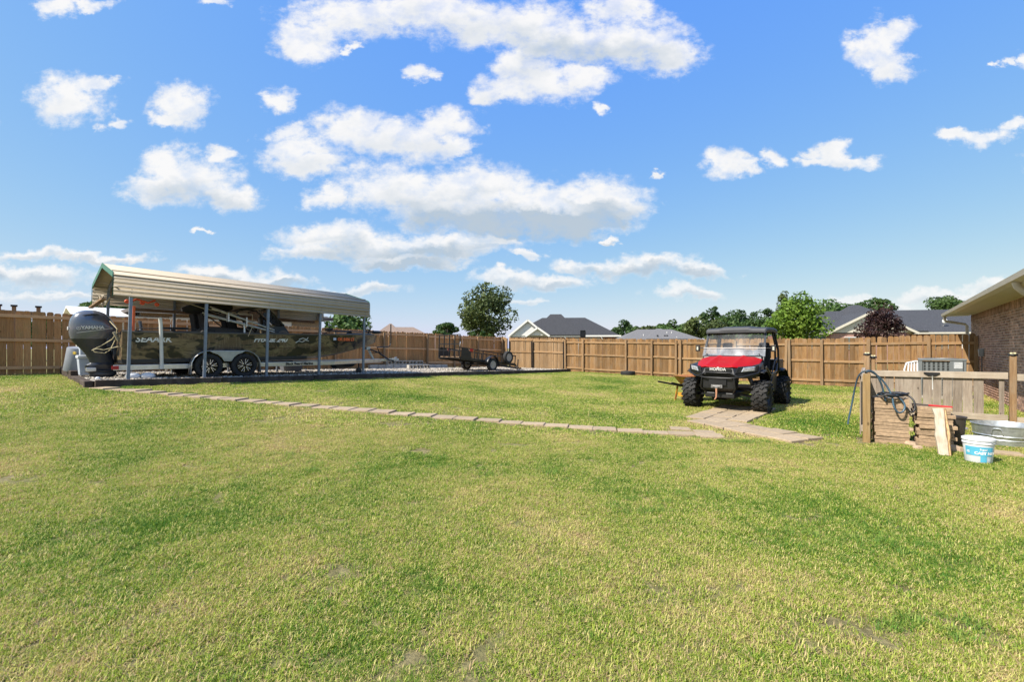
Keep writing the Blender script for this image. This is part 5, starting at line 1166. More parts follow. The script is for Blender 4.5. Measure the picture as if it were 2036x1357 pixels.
mb = MB(); mb.box((.0, 0, .17), (.02, .5, .10)); mb.build('leg_brace', mat('brace_yellow', (.55, .27, .03), .6, var=.2), wb)
e = bpy.data.objects.new('wheel', None); col.objects.link(e); e.parent = wb; e.location = (1.05, 0, .2); tyre_mesh(.2, .09, RUBBER).build('tyre', RUBBER, e, smooth=40)
mb = MB(); mb.lathe([(0, -.03), (.11, -.03), (.12, 0), (.11, .03), (0, .03)], 20, axis='Y'); mb.build('rim', GW, e, smooth=30)

# ------------------------------------------------------------------ old tyre lying by the fence
tp = px(1249, 748, 21.7); mb = tyre_mesh(.34, .20, RUBBER, 0, rim_r=.58)
o = mb.build('old_tyre', RUBBER, smooth=40); o.matrix_world = Matrix.Translation((tp.x, 21.75, gz(tp.x, 21.75)+.105)) @ Matrix.Rotation(R(90), 4, 'X'); tag(o, 'old black tyre lying flat in the grass by the picket fence', 'tyre')

# ------------------------------------------------------------------ paver stacks, hose and odds and ends by the low fence
STACKP = mat('stack_paver', (.36, .25, .155), .92, var=.2, scale=22, bump=.35, rnd=.14, dirt=.45, dirtc=(.20, .135, .08), dirts=5)
smesh = []
for i in range(4):
    mb = MB(); k = random.uniform; l_, d_, h = .40, .29, .048
    pts = [(-l_/2+k(-.006, .004), -d_/2+k(-.005, .005)), (l_/2+k(-.004, .006), -d_/2+k(-.005, .005)), (l_/2+k(-.004, .006), d_/2), (-l_/2+k(-.006, .004), d_/2)]
    mb.loft([[(x, y, .002) for x, y in pts], [(x, y, h-.006) for x, y in pts], [(x*.985, y*.98, h) for x, y in pts]]); me = mb.mesh('paver'); me.materials.append(STACKP); smesh.append(me)
STK = math.atan2(-D.x, D.y)
def stack(p, n, ang, label, grp, jit, seed):
    r_ = random.Random(seed); z = 0
    for k in range(n):
        big = jit*(1 if k in (2, 5, 8, 9) else .35)
        o = inst('paver', r_.choice(smesh), None, (p[0]+r_.uniform(-big, big), p[1]+r_.uniform(-big, big), p[2]+z), (r_.gauss(0, .006), r_.gauss(0, .010), ang+r_.gauss(0, big*1.2)))
        tag(o, label(k, n), 'paver', grp); z += .051 + r_.uniform(0, .002)
    return z
ordw = ['bottom', 'second', 'third', 'fourth', 'fifth', 'sixth', 'seventh', 'eighth', 'ninth', 'tenth', 'eleventh', 'twelfth', 'thirteenth', 'fourteenth']
z1 = stack((5.70, 6.86, .0), 13, STK+.15, lambda k, n: ('top paver of the straight stack under the garden hose' if k == n-1 else ordw[k]+' tan paver up in the straight stack under the garden hose'), 'pavers in the straight stack', .012, 5)
z2 = stack((6.12, 6.62, .0), 11, STK+.10, lambda k, n: ('top paver of the uneven stack under the red handled tool' if k == n-1 else ordw[k]+' tan paver up in the uneven stack beside the dark pot'), 'pavers in the uneven stack', .035, 9)
o = thing('pry_tool', 'red handled hand tool lying on top of the uneven paver stack', 'hand tool', M=frame(Vector((5.95, 6.62, z2+.018)), Vector((.86, -.45, -.05))))
mb = MB(); mb.tube([(.08, 0, 0), (.34, 0, 0)], .014, 8); mb.build('handle', mat('red_handle', (.50, .03, .03), .4), o, smooth=50)
mb = MB(); mb.tube([(-.06, 0, 0), (.08, 0, 0)], .012, 8); mb.box((-.06, 0, 0), (.08, .06, .02)); mb.build('blade', mat('tool_steel', (.10, .08, .07), .5, .5), o)
# split weathered board leaning on the stack
pb0 = Vector((5.66, 5.98, gz(5.66, 5.98)-.01)); pt0 = Vector((5.93, 6.34, .56))
lb = thing('weathered_board', 'pale split weathered board leaning on the uneven paver stack', 'board', M=frame(pb0, pt0-pb0, (-.69, -.72, .2)))
PALE = wood('pale_wood', (.50, .42, .31), (.24, .18, .115), (.52, .46, .37), .5, .1, 'X'); BRK = mat('bark_edge', (.42, .27, .13), .9, var=.4, scale=20, bump=.6)
ll = (pt0-pb0).length
mb = MB(); rr = random.Random(4); ring = lambda x, w0, w1, th: [Vector((x, w0, 0)), Vector((x, w1, 0)), Vector((x, w1-.01, th)), Vector((x, w0+.008, th))]
mb.loft([ring(ll*k/7, -.065+rr.uniform(-.006, .006), .055+rr.uniform(-.012, .012), .03) for k in range(8)]); mb.build('board', PALE, lb)
mb = MB(); mb.loft([ring(ll*k/7, -.095+rr.uniform(-.012, .012), -.060, .028) for k in range(8)]); mb.build('bark', BRK, lb)
# bucket
bp = Vector((5.80, 5.66, gz(5.8, 5.66)))
bk = thing('plastic_bucket', 'white plastic bucket with blue label standing on the lawn', 'bucket', bp, rz=R(-40))
mb = MB(); mb.lathe([(0, .0), (.118, 0), (.124, .01), (.142, .235), (.150, .238), (.150, .252), (.144, .255), (.146, .275), (.154, .278), (.154, .300), (.146, .305), (.142, .30), (.134, .24), (.118, .02), (0, .015)], 40); mb.build('body', WHITEP, bk, smooth=35)
BLUE = mat('label_blue', (.10, .42, .58), .5, var=.1, scale=12)
def curved(a0, a1, z0, z1, off, m_, par, nm):
    mb = MB(); mb.sheet(lambda a, c_: ((.1245+.0755*(z0+(z1-z0)*c_)+off)*math.cos(a0+(a1-a0)*a), (.1245+.0755*(z0+(z1-z0)*c_)+off)*math.sin(a0+(a1-a0)*a), z0+(z1-z0)*c_), 14, 1); return mb.build(nm, m_, par, smooth=60)
lab = curved(R(-150), R(-35), .095, .205, .002, BLUE, bk, 'label'); curved(R(-88), R(-62), .02, .093, .002, BLUE, bk, 'label'); curved(R(-60), R(-45), .03, .07, .002, mat('label_grey', (.5, .55, .6), .5), bk, 'label')
def wrap_text(txt, size, ang, z, m_, par, bold=.002):
    o = lettering(txt, size, m_, par, Matrix(), bold=bold, extrude=0.0, align='CENTER'); me = o.data
    for v in me.vertices:
        a = ang + v.co.x/.137; zz = z + v.co.y; r_ = .1245+.0755*zz+.0045; v.co = (r_*math.cos(a), r_*math.sin(a), zz)
WL = mat('label_white', (.85, .86, .87), .5)
wrap_text('CAST NET', .044, R(-68), .115, WL, bk); wrap_text('Super', .030, R(-76), .165, WL, bk, .001); wrap_text('12', .034, R(-136), .130, WL, bk, .002)
mb = MB(); mb.tube([Vector((.152*math.cos(R(a)), .152*math.sin(R(a)), .262-.05*math.sin(R(a+50)*1.0))) for a in range(-50, 140, 12)], .003, 6); mb.build('bail_handle', CHROME, bk)
# galvanised tub
tb = thing('galvanised_tub', 'round galvanised steel wash tub on the grass by the low fence', 'tub', Vector((7.28, 6.72, gz(7.28, 6.72))), rz=R(-60))
mb = MB(); mb.lathe([(0, .012), (.31, .012), (.315, .0), (.318, .02), (.325, .075), (.335, .085), (.328, .095), (.338, .13), (.348, .14), (.341, .15), (.356, .275), (.366, .280), (.366, .292), (.356, .294), (.350, .28), (.312, .03), (0, .025)], 48); mb.build('body', GALV, tb, smooth=35)
for a in (-90, 90):
    c_, s_ = math.cos(R(a)), math.sin(R(a)); mb = MB(Matrix.Rotation(R(a), 4, 'Z')); mb.tube([(.352, -.06, .17), (.362, -.05, .225), (.366, -.035, .25), (.366, .035, .25), (.362, .05, .225), (.352, .06, .17)], .006, 6); mb.build('handle', GALV, tb, smooth=50)
# dark planter pot
pt = thing('planter_pot', 'tall dark brown tapered planter pot behind the uneven paver stack', 'planter', Vector((6.52, 6.72, 0)))
mb = MB(); mb.lathe([(0, 0), (.105, 0), (.108, .01), (.135, .385), (.145, .39), (.147, .41), (.135, .412), (.118, .40), (.10, .30), (0, .30)], 32); mb.build('body', mat('pot', (.045, .036, .030), .55, var=.3, scale=5, stretch=(1, 1, .2)), pt, smooth=35)
# flat stone, fallen paver, rocks
mb = MB(); mb.loft([[Vector((.16*math.cos(a)*(1+.2*math.sin(3*a)), .12*math.sin(a), z)) for a in np.linspace(0, 5.8, 12)] for z in (0, .04)]); o = mb.build('flat_stone', mat('slate', (.24, .22, .24), .9), bevel=.008); p = px(1905, 853, 7.9); o.location = (p.x, p.y, -.005); tag(o, 'flat greyish stone lying behind the dark planter pot', 'stone')
p = px(1996, 902, 6.05); o = inst('paver', pav[1], None, (p.x, p.y, -.02), (.01, .02, STK+.2), (.85, .62, 1)); tag(o, 'lone tan paver lying flat beside the white bucket', 'paver'); 
SAND = mat('sandstone', (.42, .30, .20), .95, var=.25, scale=12, bump=.4)
for k, (x, y, s_, lb_) in enumerate(((1895, 896, .13, 'broken tan stone at the foot of the planter pot'), (1812, 886, .11, 'broken tan stone between the two paver stacks'), (1800, 858, .13, 'tan stone chunk behind the gap between the paver stacks'), (1825, 893, .08, 'small tan stone chip in front of the uneven paver stack'))):
    Y_ = EYE*F/(y-HY); p = px(x, y, Y_); rr = random.Random(k+3); mb = MB(); n_ = 8
    mb.loft([[Vector((math.cos(2*math.pi*j/n_)*r_*s_*(1+.3*math.sin(j*2.1+k)), math.sin(2*math.pi*j/n_)*r_*s_*.8, z*s_)) for j in range(n_)] for r_, z in ((.9, -.2), (1, .1), (.8, .45), (.35, .55))]); o = mb.build('stone', SAND); o.location = p; o.rotation_euler = (.1, .1, k*1.3); tag(o, lb_, 'stone')
# garden hose: tail in the grass, over the post, coil on the stack
HOSE = mat('hose', (.075, .15, .21), .35, var=.2, scale=2.2, c2=(.015, .018, .022))
mb = MB()
pts = [Vector(v) for v in ((5.13, 6.95, .25), (5.15, 6.96, .34), (5.19, 6.95, .55), (5.23, 6.94, .82), (5.27, 6.92, 1.02), (5.34, 6.84, 1.09), (5.43, 6.80, 1.05), (5.50, 6.77, .88), (5.53, 6.76, .70), (5.54, 6.74, .60))]
for k in range(18):
    a = 2*math.pi*k/11 + 1.0; r_ = .16+.05*math.sin(k*.7); pts.append(Vector((5.66+r_*1.05*math.cos(a)*.85, 6.80+r_*.75*math.sin(a), .705+.018*math.sin(k*1.9)+.0009*k)))
for v in ((5.72, 6.62, .62), (5.69, 6.60, .50), (5.62, 6.62, .46), (5.58, 6.66, .56), (5.60, 6.70, .72), (5.52, 6.78, .95), (5.38, 6.82, 1.07), (5.30, 6.80, 1.06)): pts.append(Vector(v))
def smooth_pts(p, it=2):
    for _ in range(it):
        q = [p[0]]
        for a, c_ in zip(p[:-1], p[1:]): q += [a*.75+c_*.25, a*.25+c_*.75]
        p = q + [p[-1]]
    return p
mb.tube(smooth_pts(pts), .0125, 8); o = mb.build('garden_hose', HOSE, smooth=60); tag(o, 'blue and black garden hose draped over the near post', 'hose')
mb = MB(); hp = []
for k in range(60):
    a = 2*math.pi*k/12; r_ = .17+.04*math.sin(k*.9+1); hp.append(Vector((5.68+r_*1.0*math.cos(a), 6.78+r_*.7*math.sin(a), .73+.02*math.sin(k*1.3))))
hp += [Vector((5.84, 6.60, .66)), Vector((5.82, 6.57, .52)), Vector((5.76, 6.57, .47)), Vector((5.72, 6.60, .56))]
mb.tube(smooth_pts(hp), .012, 8); o = mb.build('garden_hose', mat('hose_black', (.014, .015, .017), .45), smooth=60); tag(o, 'black hose coiled on the straight paver stack', 'hose')
# scraper hung over the rail
p = LF0 + LA*1.02 + ln*.06; o = thing('floor_scraper', 'black floor scraper hanging over the low fence rail', 'scraper', M=frame(Vector((p.x, p.y, .88)), LA))
mb = MB(); mb.prism([(-.12, .05), (.12, .05), (.12, .025), (.05, -.02), (-.05, -.02), (-.12, .025)], -.012, .012); mb.build('head', BLACK, o, bevel=.004)
mb = MB(); mb.tube([(.01, .0, -.02), (.015, .05, -.12), (.015, .055, -.30)], .010, 8); mb.build('handle', mat('pole_white', (.6, .6, .58), .5), o, smooth=50)
# air conditioner and chair behind the low fence
AC = mat('ac_grey', (.17, .185, .19), .5, .2, var=.06); ap = px(1871, 714, 12.9)
ac = thing('air_conditioner', 'dark grey outdoor air conditioner unit behind the low fence', 'air conditioner', M=frame(Vector((ap.x, ap.y, 0)), RA))
mb = MB(); mb.box((0, 0, .04), (1.05, 1.05, .09)); mb.build('base', CONC, ac)
mb = MB(); mb.box((0, 0, .56), (.84, .84, .94)); mb.build('coil', mat('coil_dark', (.05, .055, .055), .7), ac)
mb = MB()
for sx_ in (-.44, .44):
    for sy_ in (-.44, .44): mb.box((sx_, sy_, .58), (.08, .08, .98))
mb.box((.30, -.455, .58), (.28, .05, .98)); mb.build('corner_post', AC, ac, bevel=.008)
mb = MB(); mb.box((0, 0, 1.085), (.98, .98, .05)); mb.lathe([(.36, 1.11), (.36, 1.125), (.34, 1.125), (.34, 1.11)], 24); mb.build('top', AC, ac, bevel=.012)
lv = MB()
for k in range(7): lv.box((-.40+k*.095, -.43, .58), (.05, .025, .92))
for k in range(12): lv.box((-.13, -.435, .18+k*.075), (.62, .012, .012)); 
lv.build('louvre', AC, ac)
mb = MB(); mb.box((.32, -.485, .94), (.17, .006, .17)); mb.build('label', mat('ac_label', (.62, .63, .62), .5, c2=(.35, .37, .4), scale=40), ac)
chp = px(1818, 724, 14.0); ch = thing('plastic_chair', 'white moulded plastic garden chair beside the air conditioner', 'chair', M=frame(Vector((chp.x+.05, chp.y, 0)), RA))
mb = MB(); bx = lambda a: (.25*math.sin(a), .22+.06*math.cos(a))
mb.tube([(-.27, .20, .45), (-.27, .26, .75), (-.22, .30, .94), (0, .33, 1.0), (.22, .30, .94), (.27, .26, .75), (.27, .20, .45)], .022, 8); 
for k in range(6): mb.beam((-.19+k*.076, .21, .45), (-.17+k*.068, .31, .95), .035, .01, (0, 1, 0))
mb.build('backrest', WHITEP, ch, smooth=50)
mb = MB(); mb.box((0, -.02, .43), (.52, .48, .03)); mb.build('seat', WHITEP, ch, bevel=.012)
for sx_ in (-1, 1):
    for sy_ in (-1, 1): mb = MB(); mb.beam((sx_*.26, sy_*.22, .45), (sx_*.29, sy_*.27, 0), .045, .03); mb.build('leg', WHITEP, ch)
    mb = MB(); mb.beam((sx_*.29, .24, .66), (sx_*.29, -.24, .64), .05, .02); mb.beam((sx_*.29, -.22, .64), (sx_*.28, -.22, .42), .035, .03); mb.build('armrest', WHITEP, ch, bevel=.006)
# ------------------------------------------------------------------ neighbours' houses
WBR = mat('far_brick', (.25, .12, .085), .9, var=.3, scale=20)
def shingle(name, c, c2): return mat(name, c, .95, var=.3, scale=16, stretch=(1, 1, 2.5), c2=c2, bump=.3)
SH1 = shingle('shingle_charcoal', (.026, .026, .028), (.062, .062, .066)); SH2 = shingle('shingle_grey', (.145, .14, .138), (.195, .188, .184)); SH3 = shingle('shingle_brown', (.22, .155, .118), (.30, .22, .17)); SH4 = shingle('shingle_slate', (.030, .031, .035), (.080, .082, .090))
WTR = mat('white_trim', (.75, .73, .68), .6, var=.04)
TEAL = mat('far_pane', (.10, .16, .16), .15, var=.2)
def hip_roof(par, x0, x1, y0, y1, z0, zr, run_, m_, nm='roof', over=.4):
    """hip roof with its ridge along x"""
    x0 -= over; x1 += over; y0 -= over; y1 += over; ym = (y0+y1)/2
    mb = MB(); b_ = [(x0, y0, z0), (x1, y0, z0), (x1, y1, z0), (x0, y1, z0)]; rd = [(x0+run_, ym, zr), (x1-run_, ym, zr)]
    lo = [(x, y, z-.12) for x, y, z in b_]
    mb.add(b_+rd+lo, [(0, 1, 5, 4), (1, 2, 5), (2, 3, 4, 5), (3, 0, 4), (6, 9, 8, 7), (0, 6, 7, 1), (1, 7, 8, 2), (2, 8, 9, 3), (3, 9, 6, 0)])
    return mb.build(nm, m_, par)
def cross_gable(par, xc, hw, y0, y1, z0, zr, m_, wallm, trim, over=.25):
    """gable facing the camera (local -y) at y0, its ridge running back to y1"""
    mb = MB(); mb.add([(xc-hw-over, y0-over, z0-.08), (xc, y0-over, zr), (xc+hw+over, y0-over, z0-.08), (xc-hw-over, y1, z0-.08), (xc, y1, zr), (xc+hw+over, y1, z0-.08)], [(0, 1, 4, 3), (1, 2, 5, 4)]); r_ = mb.build('gable_roof', m_, par, solid=.06)
    mb = MB(); mb.prism([(xc-hw, z0), (xc+hw, z0), (xc, zr-.15)], y0, y0+.05); mb.build('gable', wallm, par)
    mb = MB()
    for sd in (-1, 1): mb.beam((xc+sd*(hw+over), y0-over-.02, z0-.10), (xc, y0-over-.02, zr-.04), .04, .18)
    mb.build('barge_board', trim, r_)
def box_part(par, nm, c_, d_, m_): mb = MB(); mb.box(c_, d_); return mb.build(nm, m_, par)
def window(par, x, y, z, wd, h):
    f = box_part(par, 'window', (x, y, z), (wd+.12, .08, h+.12), WTR)
    for k in (-1, 1): box_part(f, 'pane', (x+k*wd/4, y-.05, z), (wd/2-.05, .03, h), TEAL)
def place(name, label, x, Y, rz, z=0): p = px(x, HY, Y); return thing(name, label, 'house', Vector((p.x, p.y, z)), rz)
# charcoal roofed house with white gables beyond the gate
h1 = place('neighbour_house', 'brick house with charcoal roof and white gables beyond the double gate', 1118, 46, R(-6))
box_part(h1, 'wall', (0, 4.5, 1.3), (10.6, 8.6, 2.9), WBR)
hip_roof(h1, -5.0, 5.3, .2, 8.8, 2.66, 4.75, 3.2, SH1)
hip_roof(h1, -2.4, 1.0, .6, 8.4, 2.75, 5.15, 2.0, SH1, 'roof_peak', .9)
cross_gable(h1, -3.45, 1.75, -.3, 4.5, 2.66, 4.25, SH1, WTR, WTR); cross_gable(h1, -2.45, .95, -.75, 3.0, 2.66, 3.45, SH1, WTR, WTR)
box_part(h1, 'fascia', (.2, -.22, 2.60), (11.2, .06, .16), WTR); box_part(h1, 'garage_door', (2.2, .16, 1.2), (3.1, .1, 2.4), WTR)
for x in (-3.4, -.7): window(h1, x, .17, 1.75, 1.4, 1.1)
window(h1, 4.7, .17, 1.9, .5, .7)
for x in (.7, 4.3): mb = MB(); mb.tube([(x-.5, -.2, 2.55), (x-.25, -.1, 2.2), (x-.2, .1, 2.1), (x-.2, .12, .2)], .05, 6); mb.build('downspout', WTR, h1)
h2 = place('neighbour_house', 'house with plain grey hip roof and white vent pipes', 1318, 58, R(-4))
box_part(h2, 'wall', (0, 4.5, 1.1), (10.6, 7.6, 2.4), WBR); hip_roof(h2, -5.3, 5.3, .5, 8.5, 2.3, 3.95, 3.4, SH2); hip_roof(h2, -1.4, 2.6, 1, 8, 2.6, 4.05, 2.3, SH2, 'roof_peak', .6)
for x, y, z in ((-2.0, 2.0, 3.1), (1.2, 2.6, 3.45), (1.8, 2.6, 3.45), (2.0, .9, 2.75)): mb = MB(); mb.tube([(x, y, z-.4), (x, y, z+.12)], .05, 6); mb.build('vent_pipe', WTR, h2)
for x, y in ((-.4, 1.1), (.6, 1.4), (.9, 1.4)): box_part(h2, 'roof_vent', (x, y, 3.0), (.18, .2, .16), BLACK)
h3 = place('neighbour_house', 'house with warm brown hip roof seen over the long fence', 797, 50, R(10))
box_part(h3, 'wall', (0, 3.5, 1.2), (6.2, 6.2, 2.4), WBR); hip_roof(h3, -3.4, 3.0, .5, 6.5, 2.65, 3.85, 2.2, SH3); hip_roof(h3, -2.6, -.2, .8, 6.2, 2.7, 4.25, 1.6, SH3, 'roof_peak', .5)
h4 = place('neighbour_house', 'brick house with long slate roof and cream gable behind the plum tree', 1782, 37, R(-12))
box_part(h4, 'wall', (1.0, 4.6, 1.2), (15.6, 8.4, 2.8), WBR)
hip_roof(h4, -6.3, 9.5, .4, 8.8, 2.66, 4.80, 3.4, SH4); hip_roof(h4, -2.9, 1.3, .8, 8.6, 2.8, 5.35, 2.7, SH4, 'roof_peak', .9)
cross_gable(h4, -2.1, 3.0, -.5, 4.5, 2.66, 4.35, SH4, CREAM, CREAM); box_part(h4, 'fascia', (4.9, -.05, 2.60), (8.6, .06, .14), CREAM); box_part(h4, 'fascia', (-5.9, -.05, 2.60), (1.7, .06, .14), CREAM)
for x in (-5.6, -4.3, 3.2, 5.4): window(h4, x, .35, 1.9, 1.2, 1.0)
box_part(h4, 'wall_return', (-2.1, .0, 1.2), (5.6, .8, 2.8), mat('pale_brick', (.36, .21, .165), .9, var=.3, scale=16)); window(h4, -3.4, -.43, 1.8, .9, .9)
mb = MB(); mb.lathe([(0, -.05), (.14, -.02), (.20, .03), (.19, .035), (0, -.03)], 20, (4.0, 1.0, 3.6), 'Y'); mb.tube([(4.0, 1.0, 3.55), (4.0, 1.25, 3.2)], .03, 6); mb.build('satellite_dish', WTR, h4, smooth=40)
# tan brick house past the boat
TANB = mat('tan_brick', (.34, .245, .165), .9, var=.5, scale=9, stretch=(2, 2, 5), c2=(.42, .33, .24))
q_ = PADO + D*9.6 + N*(PADW+4.0)
h5 = thing('neighbour_house', 'tan brick house seen under the carport roof behind the boat', 'house', M=frame(Vector((q_.x, q_.y, .2)), -D))
sg = 1 if (h5.matrix_world.to_3x3() @ Vector((0, 1, 0))).dot(N) > 0 else -1
box_part(h5, 'wall', (3.6, sg*3, 1.3), (7.2, 6, 2.9), TANB); hip_roof(h5, 0, 7.2, min(0, sg*6), max(0, sg*6), 2.72, 3.7, 3.0, mat('dark_roof', (.10, .085, .075), .9), over=.45)
box_part(h5, 'fascia', (3.6, -sg*.42, 2.66), (8.0, .05, .18), mat('fascia_tan', (.50, .43, .33), .6))
for x in (2.2, 5.6): window(h5, x, -sg*.03 if sg > 0 else .03, 1.9, 1.3, 1.0)
# shed with a pale metal roof, and the neighbour's lattice screen, far left
q_ = C0 - D*18.3 + N*4.2
sd_ = thing('garden_shed', 'white roofed shed behind the left end of the long fence', 'shed', M=frame(Vector((q_.x, q_.y, .6)), D))
box_part(sd_, 'wall', (3.0, sg*-1.5 if False else 1.5, 1.0), (6.0, 3.0, 2.0), CREAM)
mb = MB(); mb.prism([(-.3, 2.02), (1.5, 2.42), (3.3, 2.02), (3.3, 1.97), (1.5, 2.36), (-.3, 1.97)], -.3, 6.3, lambda x, y, z: (y, x, z)); mb.build('roof', mat('white_roof', (.78, .77, .74), .5, var=.04), sd_)
q_ = C0 - D*21.8 + N*1.3
lt = thing('lattice_screen', 'lattice topped screen with capped posts over the left fence', 'screen', M=frame(Vector((q_.x, q_.y, .66)), D))
for k, (x, h) in enumerate(((.35, 2.06), (1.15, 2.06), (1.45, 1.98), (1.75, 1.98), (2.25, 1.98))):
    mb = MB(); mb.box((x, 0, h/2), (.09, .09, h)); o = mb.build('post', POSTW, lt)
    mb = MB(); mb.box((x, 0, h+.02), (.14, .14, .05)); mb.build('post_cap', BLACK, o)
mb = MB(); mb.beam((-.6, 0, 1.86), (2.3, 0, 1.80), .04, .09); mb.build('rail', POSTW, lt)
for k in range(24):
    mb = MB(); mb.beam((-.5+k*.12, .02, 1.60), (-.38+k*.12, .02, 1.82), .008, .025); mb.build('slat', POSTW, lt)
# basketball hoop
bh = thing('basketball_hoop', 'small dark basketball backboard on a pole beyond the fence', 'basketball hoop', Vector((px(1159, 0, 34).x, 34, 0)))
mb = MB(); mb.tube([(.05, .2, 0), (.05, .2, 2.3)], .05, 8); mb.build('pole', BLACKM, bh)
mb = MB()
for a, c_ in (((-.18, 0, 2.25), (.18, 0, 2.25)), ((-.18, 0, 2.70), (.18, 0, 2.70)), ((-.18, 0, 2.25), (-.18, 0, 2.70)), ((.18, 0, 2.25), (.18, 0, 2.70))): mb.beam(a, c_, .05, .05)
mb.box((0, .02, 2.475), (.34, .02, .44)); mb.build('backboard', BLACKM, bh)
mb = MB(); mb.lathe([(.12, 0), (.14, 0), (.14, .02), (.12, .02), (.12, 0)], 16, (0, -.16, 2.30)); mb.build('ring', BLACKM, bh)

# ------------------------------------------------------------------ trees
BARK = mat('bark', (.13, .10, .075), .95, var=.4, scale=9, stretch=(1, 1, .3), bump=.8)
LM = {'mid': leafmat('leaf_mid', (.030, .065, .014), (.062, .115, .026), (.12, .17, .045), .28, .5), 'bright': leafmat('leaf_bright', (.06, .13, .012), (.135, .23, .024), (.24, .33, .05), .35, .5), 'dark': leafmat('leaf_dark', (.020, .048, .013), (.042, .082, .022), (.085, .13, .036), .25, .35),
      'olive': leafmat('leaf_olive', (.04, .062, .018), (.09, .12, .032), (.15, .18, .055), .25, .4), 'plum': leafmat('leaf_plum', (.020, .009, .010), (.052, .024, .022), (.10, .052, .034), .25, .8), 'fresh': leafmat('leaf_fresh', (.045, .10, .02), (.088, .16, .035), (.15, .22, .06), .3, .4)}
def tree(name, label, x, Y, top_y, wpx, low_y, kind, n=5000, leaf=.17, clumps=46, seed=0, cat='tree', group=None, shape=1.0, trunk=.16, point=0.0, dens=.5, crk=1.0):
    """x, top_y, low_y, wpx: centre, crown top, crown foot and width as seen from the yard at distance Y"""
    r = np.random.default_rng(seed); p = px(x, HY, Y); zt = EYE+(HY-top_y)/F*Y; zl = EYE+(HY-low_y)/F*Y; W_ = wpx/F*Y; H_ = zt-zl
    g0 = .1; cz = (zt+zl)/2
    th = thing(name, label, cat, Vector((p.x, p.y, g0)), group=group)
    cpts = []
    while len(cpts) < clumps:
        v = r.uniform(-1, 1, 3); l_ = np.linalg.norm(v)
        if l_ > 1 or l_ < dens: continue
        k = 1 - point*(v[2]*.5+.5); o_ = r.uniform(.86, 1.16); cpts.append((v[0]*W_*.45*k*o_, v[1]*W_*.45*k*o_, v[2]*H_*.45*shape*o_))
    cpts = np.array(cpts); cr = crk*r.uniform(.10, .24, clumps)*min(W_, H_*1.2)
    pick = r.integers(0, clumps, n); d = r.normal(size=(n, 3)); d /= np.linalg.norm(d, axis=1)[:, None]
    c = cpts[pick] + d*(cr[pick]*r.uniform(.55, 1.08, n)**.6)[:, None]*np.array([1, 1, .8]); c[:, 2] += cz-g0
    c[:, 2] = np.maximum(c[:, 2], .3)
    nrm = d + r.normal(size=(n, 3))*.7 + np.array([0, 0, .35]); nrm /= np.linalg.norm(nrm, axis=1)[:, None]
    u = np.cross(nrm, r.normal(size=(n, 3))); u /= np.linalg.norm(u, axis=1)[:, None]; v = np.cross(nrm, u)
    L_ = leaf*r.uniform(.6, 1.35, n)[:, None]; Wd = L_*r.uniform(.4, .75, n)[:, None]
    V = np.stack([c-u*L_, c-v*Wd+u*L_*.1, c+u*L_, c+v*Wd+u*L_*.1], 1).reshape(-1, 3); k = np.arange(n)*4
    tint = np.clip(.22 + .38*(r.uniform(0, 1, clumps)[pick]) + r.uniform(-.15, .25, n), 0, 1)
    o = np_mesh('crown', V, np.stack([k, k+1, k+2, k+3], 1), LM[kind], tint); o.parent = th
    mb = MB(); zc = cz-g0; jit = lambda s_: Vector((r.normal()*s_, r.normal()*s_, 0))
    spine = [Vector((0, 0, -.2)), Vector((0, 0, .4)), jit(.04*W_)+Vector((0, 0, zc*.55)), jit(.05*W_)+Vector((0, 0, zc)), jit(.05*W_)+Vector((0, 0, zc+H_*.30))]
    mb.tube(spine, [trunk*1.3, trunk, trunk*.8, trunk*.5, trunk*.15], 9)
    for q in r.permutation(clumps)[:12]:
        e_ = Vector(cpts[q])+Vector((0, 0, zc)); s_ = spine[2].lerp(spine[3], r.uniform(0, 1)); mid = s_.lerp(e_, .5)+Vector((0, 0, .06*H_))
        mb.tube([s_, mid, e_], [trunk*.42, trunk*.26, trunk*.08], 6)
    mb.build('trunk', BARK, th, smooth=60)
    return th
tree('shade_tree', 'large dark green round crowned tree standing alone beyond the long fence', 966, 52, 571, 104, 672, 'olive', 9000, .16, 60, 1, dens=.35)
tree('small_tree', 'small dense green tree low over the long fence beside the large shade tree', 886, 40, 645, 60, 675, 'mid', 2600, .12, 20, 2)
tree('small_tree', 'low bushy green tree at the foot of the large shade tree', 950, 44, 660, 50, 680, 'mid', 1600, .12, 14, 3)
tree('leafy_tree', 'light green leafy tree behind the front end of the carport', 690, 27, 622, 92, 690, 'fresh', 4200, .10, 34, 4)
tree('maple_tree', 'bright lime green maple behind the fence next to the utility vehicle', 1584, 30, 588, 108, 690, 'bright', 8000, .105, 70, 5, point=.35, dens=.45)
tree('slender_tree', 'tall thin dark tree rising behind the bright maple', 1556, 62, 575, 26, 665, 'olive', 2200, .14, 36, 6, point=.35, dens=.0, crk=1.7)
tree('round_tree', 'round green tree between the bright maple and the slate roof', 1653, 48, 596, 70, 668, 'fresh', 4200, .16, 36, 7)
tree('round_tree', 'dark green tree crown over the left part of the slate roof', 1738, 58, 591, 76, 640, 'mid', 3600, .18, 30, 8)
tree('round_tree', 'dark green tree crown behind the right part of the slate roof', 1880, 58, 589, 68, 650, 'mid', 3000, .18, 28, 9)
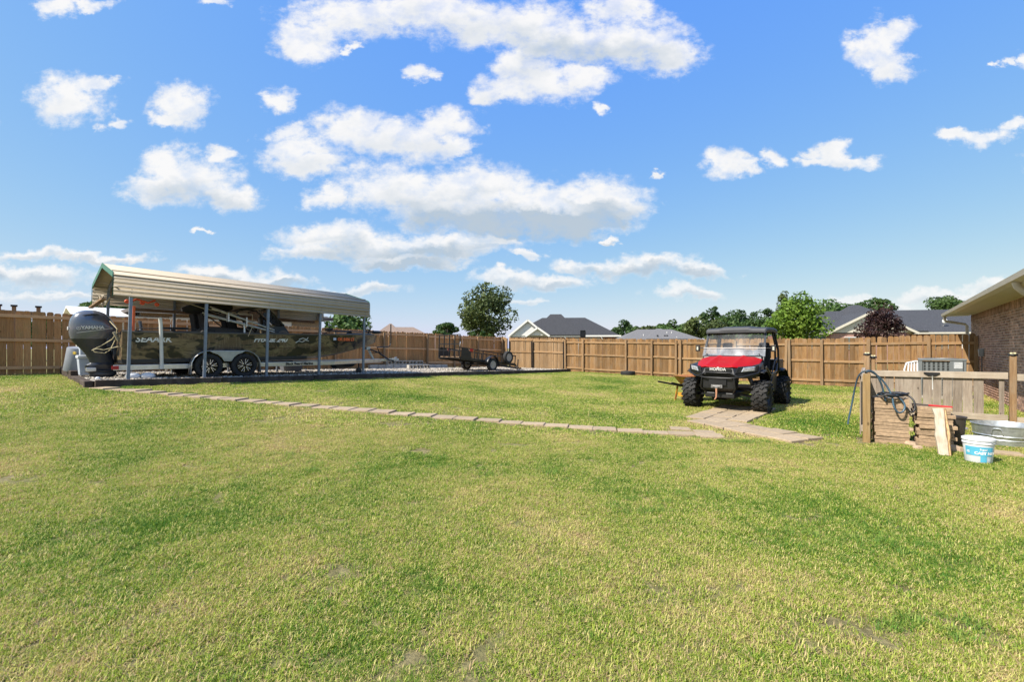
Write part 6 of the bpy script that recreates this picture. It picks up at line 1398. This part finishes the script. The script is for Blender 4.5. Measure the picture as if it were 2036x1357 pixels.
tree('plum_tree', 'dark purple leaved plum tree in front of the cream gable', 1752, 27, 608, 96, 690, 'plum', 5200, .07, 64, 10, point=.62, dens=.15, crk=.8)
tree('leafy_tree', 'pale green tree far behind the shed at the left', 205, 34, 602, 90, 640, 'fresh', 2600, .14, 26, 11)
WOODS = ((1243, 640, 40, 'dark', 95, 'dark round tree next to the right end of the charcoal roof'), (1262, 649, 36, 'mid', 88, 'mid green tree between the charcoal roof and the grey roof'), (1285, 647, 40, 'olive', 82, 'pointed olive tree over the left slope of the grey roof'),
 (1312, 645, 46, 'fresh', 90, 'light green tree over the first vent pipe of the grey roof'), (1338, 640, 42, 'mid', 95, 'mid green tree behind the peak of the grey roof'), (1362, 642, 44, 'fresh', 92, 'light green tree behind the ridge of the grey roof'),
 (1385, 632, 54, 'olive', 85, 'dull olive tree over the right slope of the grey roof'), (1413, 612, 46, 'dark', 100, 'tall dark tree at the near end of the high wooded row'), (1440, 622, 56, 'mid', 88, 'mid green tree above the front corner of the vehicle roof'), (1462, 608, 64, 'dark', 98, 'highest dark tree crown above the utility vehicle roof'),
 (1495, 612, 52, 'dark', 104, 'dark tree behind the middle of the utility vehicle roof'), (1500, 630, 60, 'mid', 86, 'lower mid green tree just over the utility vehicle roof'), (1528, 611, 52, 'dark', 100, 'dark tree between the vehicle roof and the slender tree'), (1425, 640, 60, 'olive', 80, 'low olive tree between the grey roof and the vehicle roof'),
 (1470, 640, 60, 'mid', 80, 'low green tree hugging the vehicle roof from behind'), (1540, 640, 50, 'fresh', 78, 'yellow green tree low beside the bright maple'), (1222, 650, 30, 'mid', 100, 'small green tree peeping over the end of the charcoal roof'))
for k, (x, ty, wp, kd, Y_, lb_) in enumerate(WOODS):
    tree('woodland_tree', lb_, x, Y_, ty, wp, 682, kd, 2600, .26, 26, 20+k, group='trees of the wooded row')
for k, (x, ty, wp, kd) in enumerate(((-60, 628, 140, 'mid'), (70, 630, 150, 'mid'))):
    tree('distant_tree', 'broad green tree glimpsed only through the gaps of the left fence', x, 45, ty, wp, 692, kd, 2000, .25, 22, 60+k, group='trees behind the left fence')
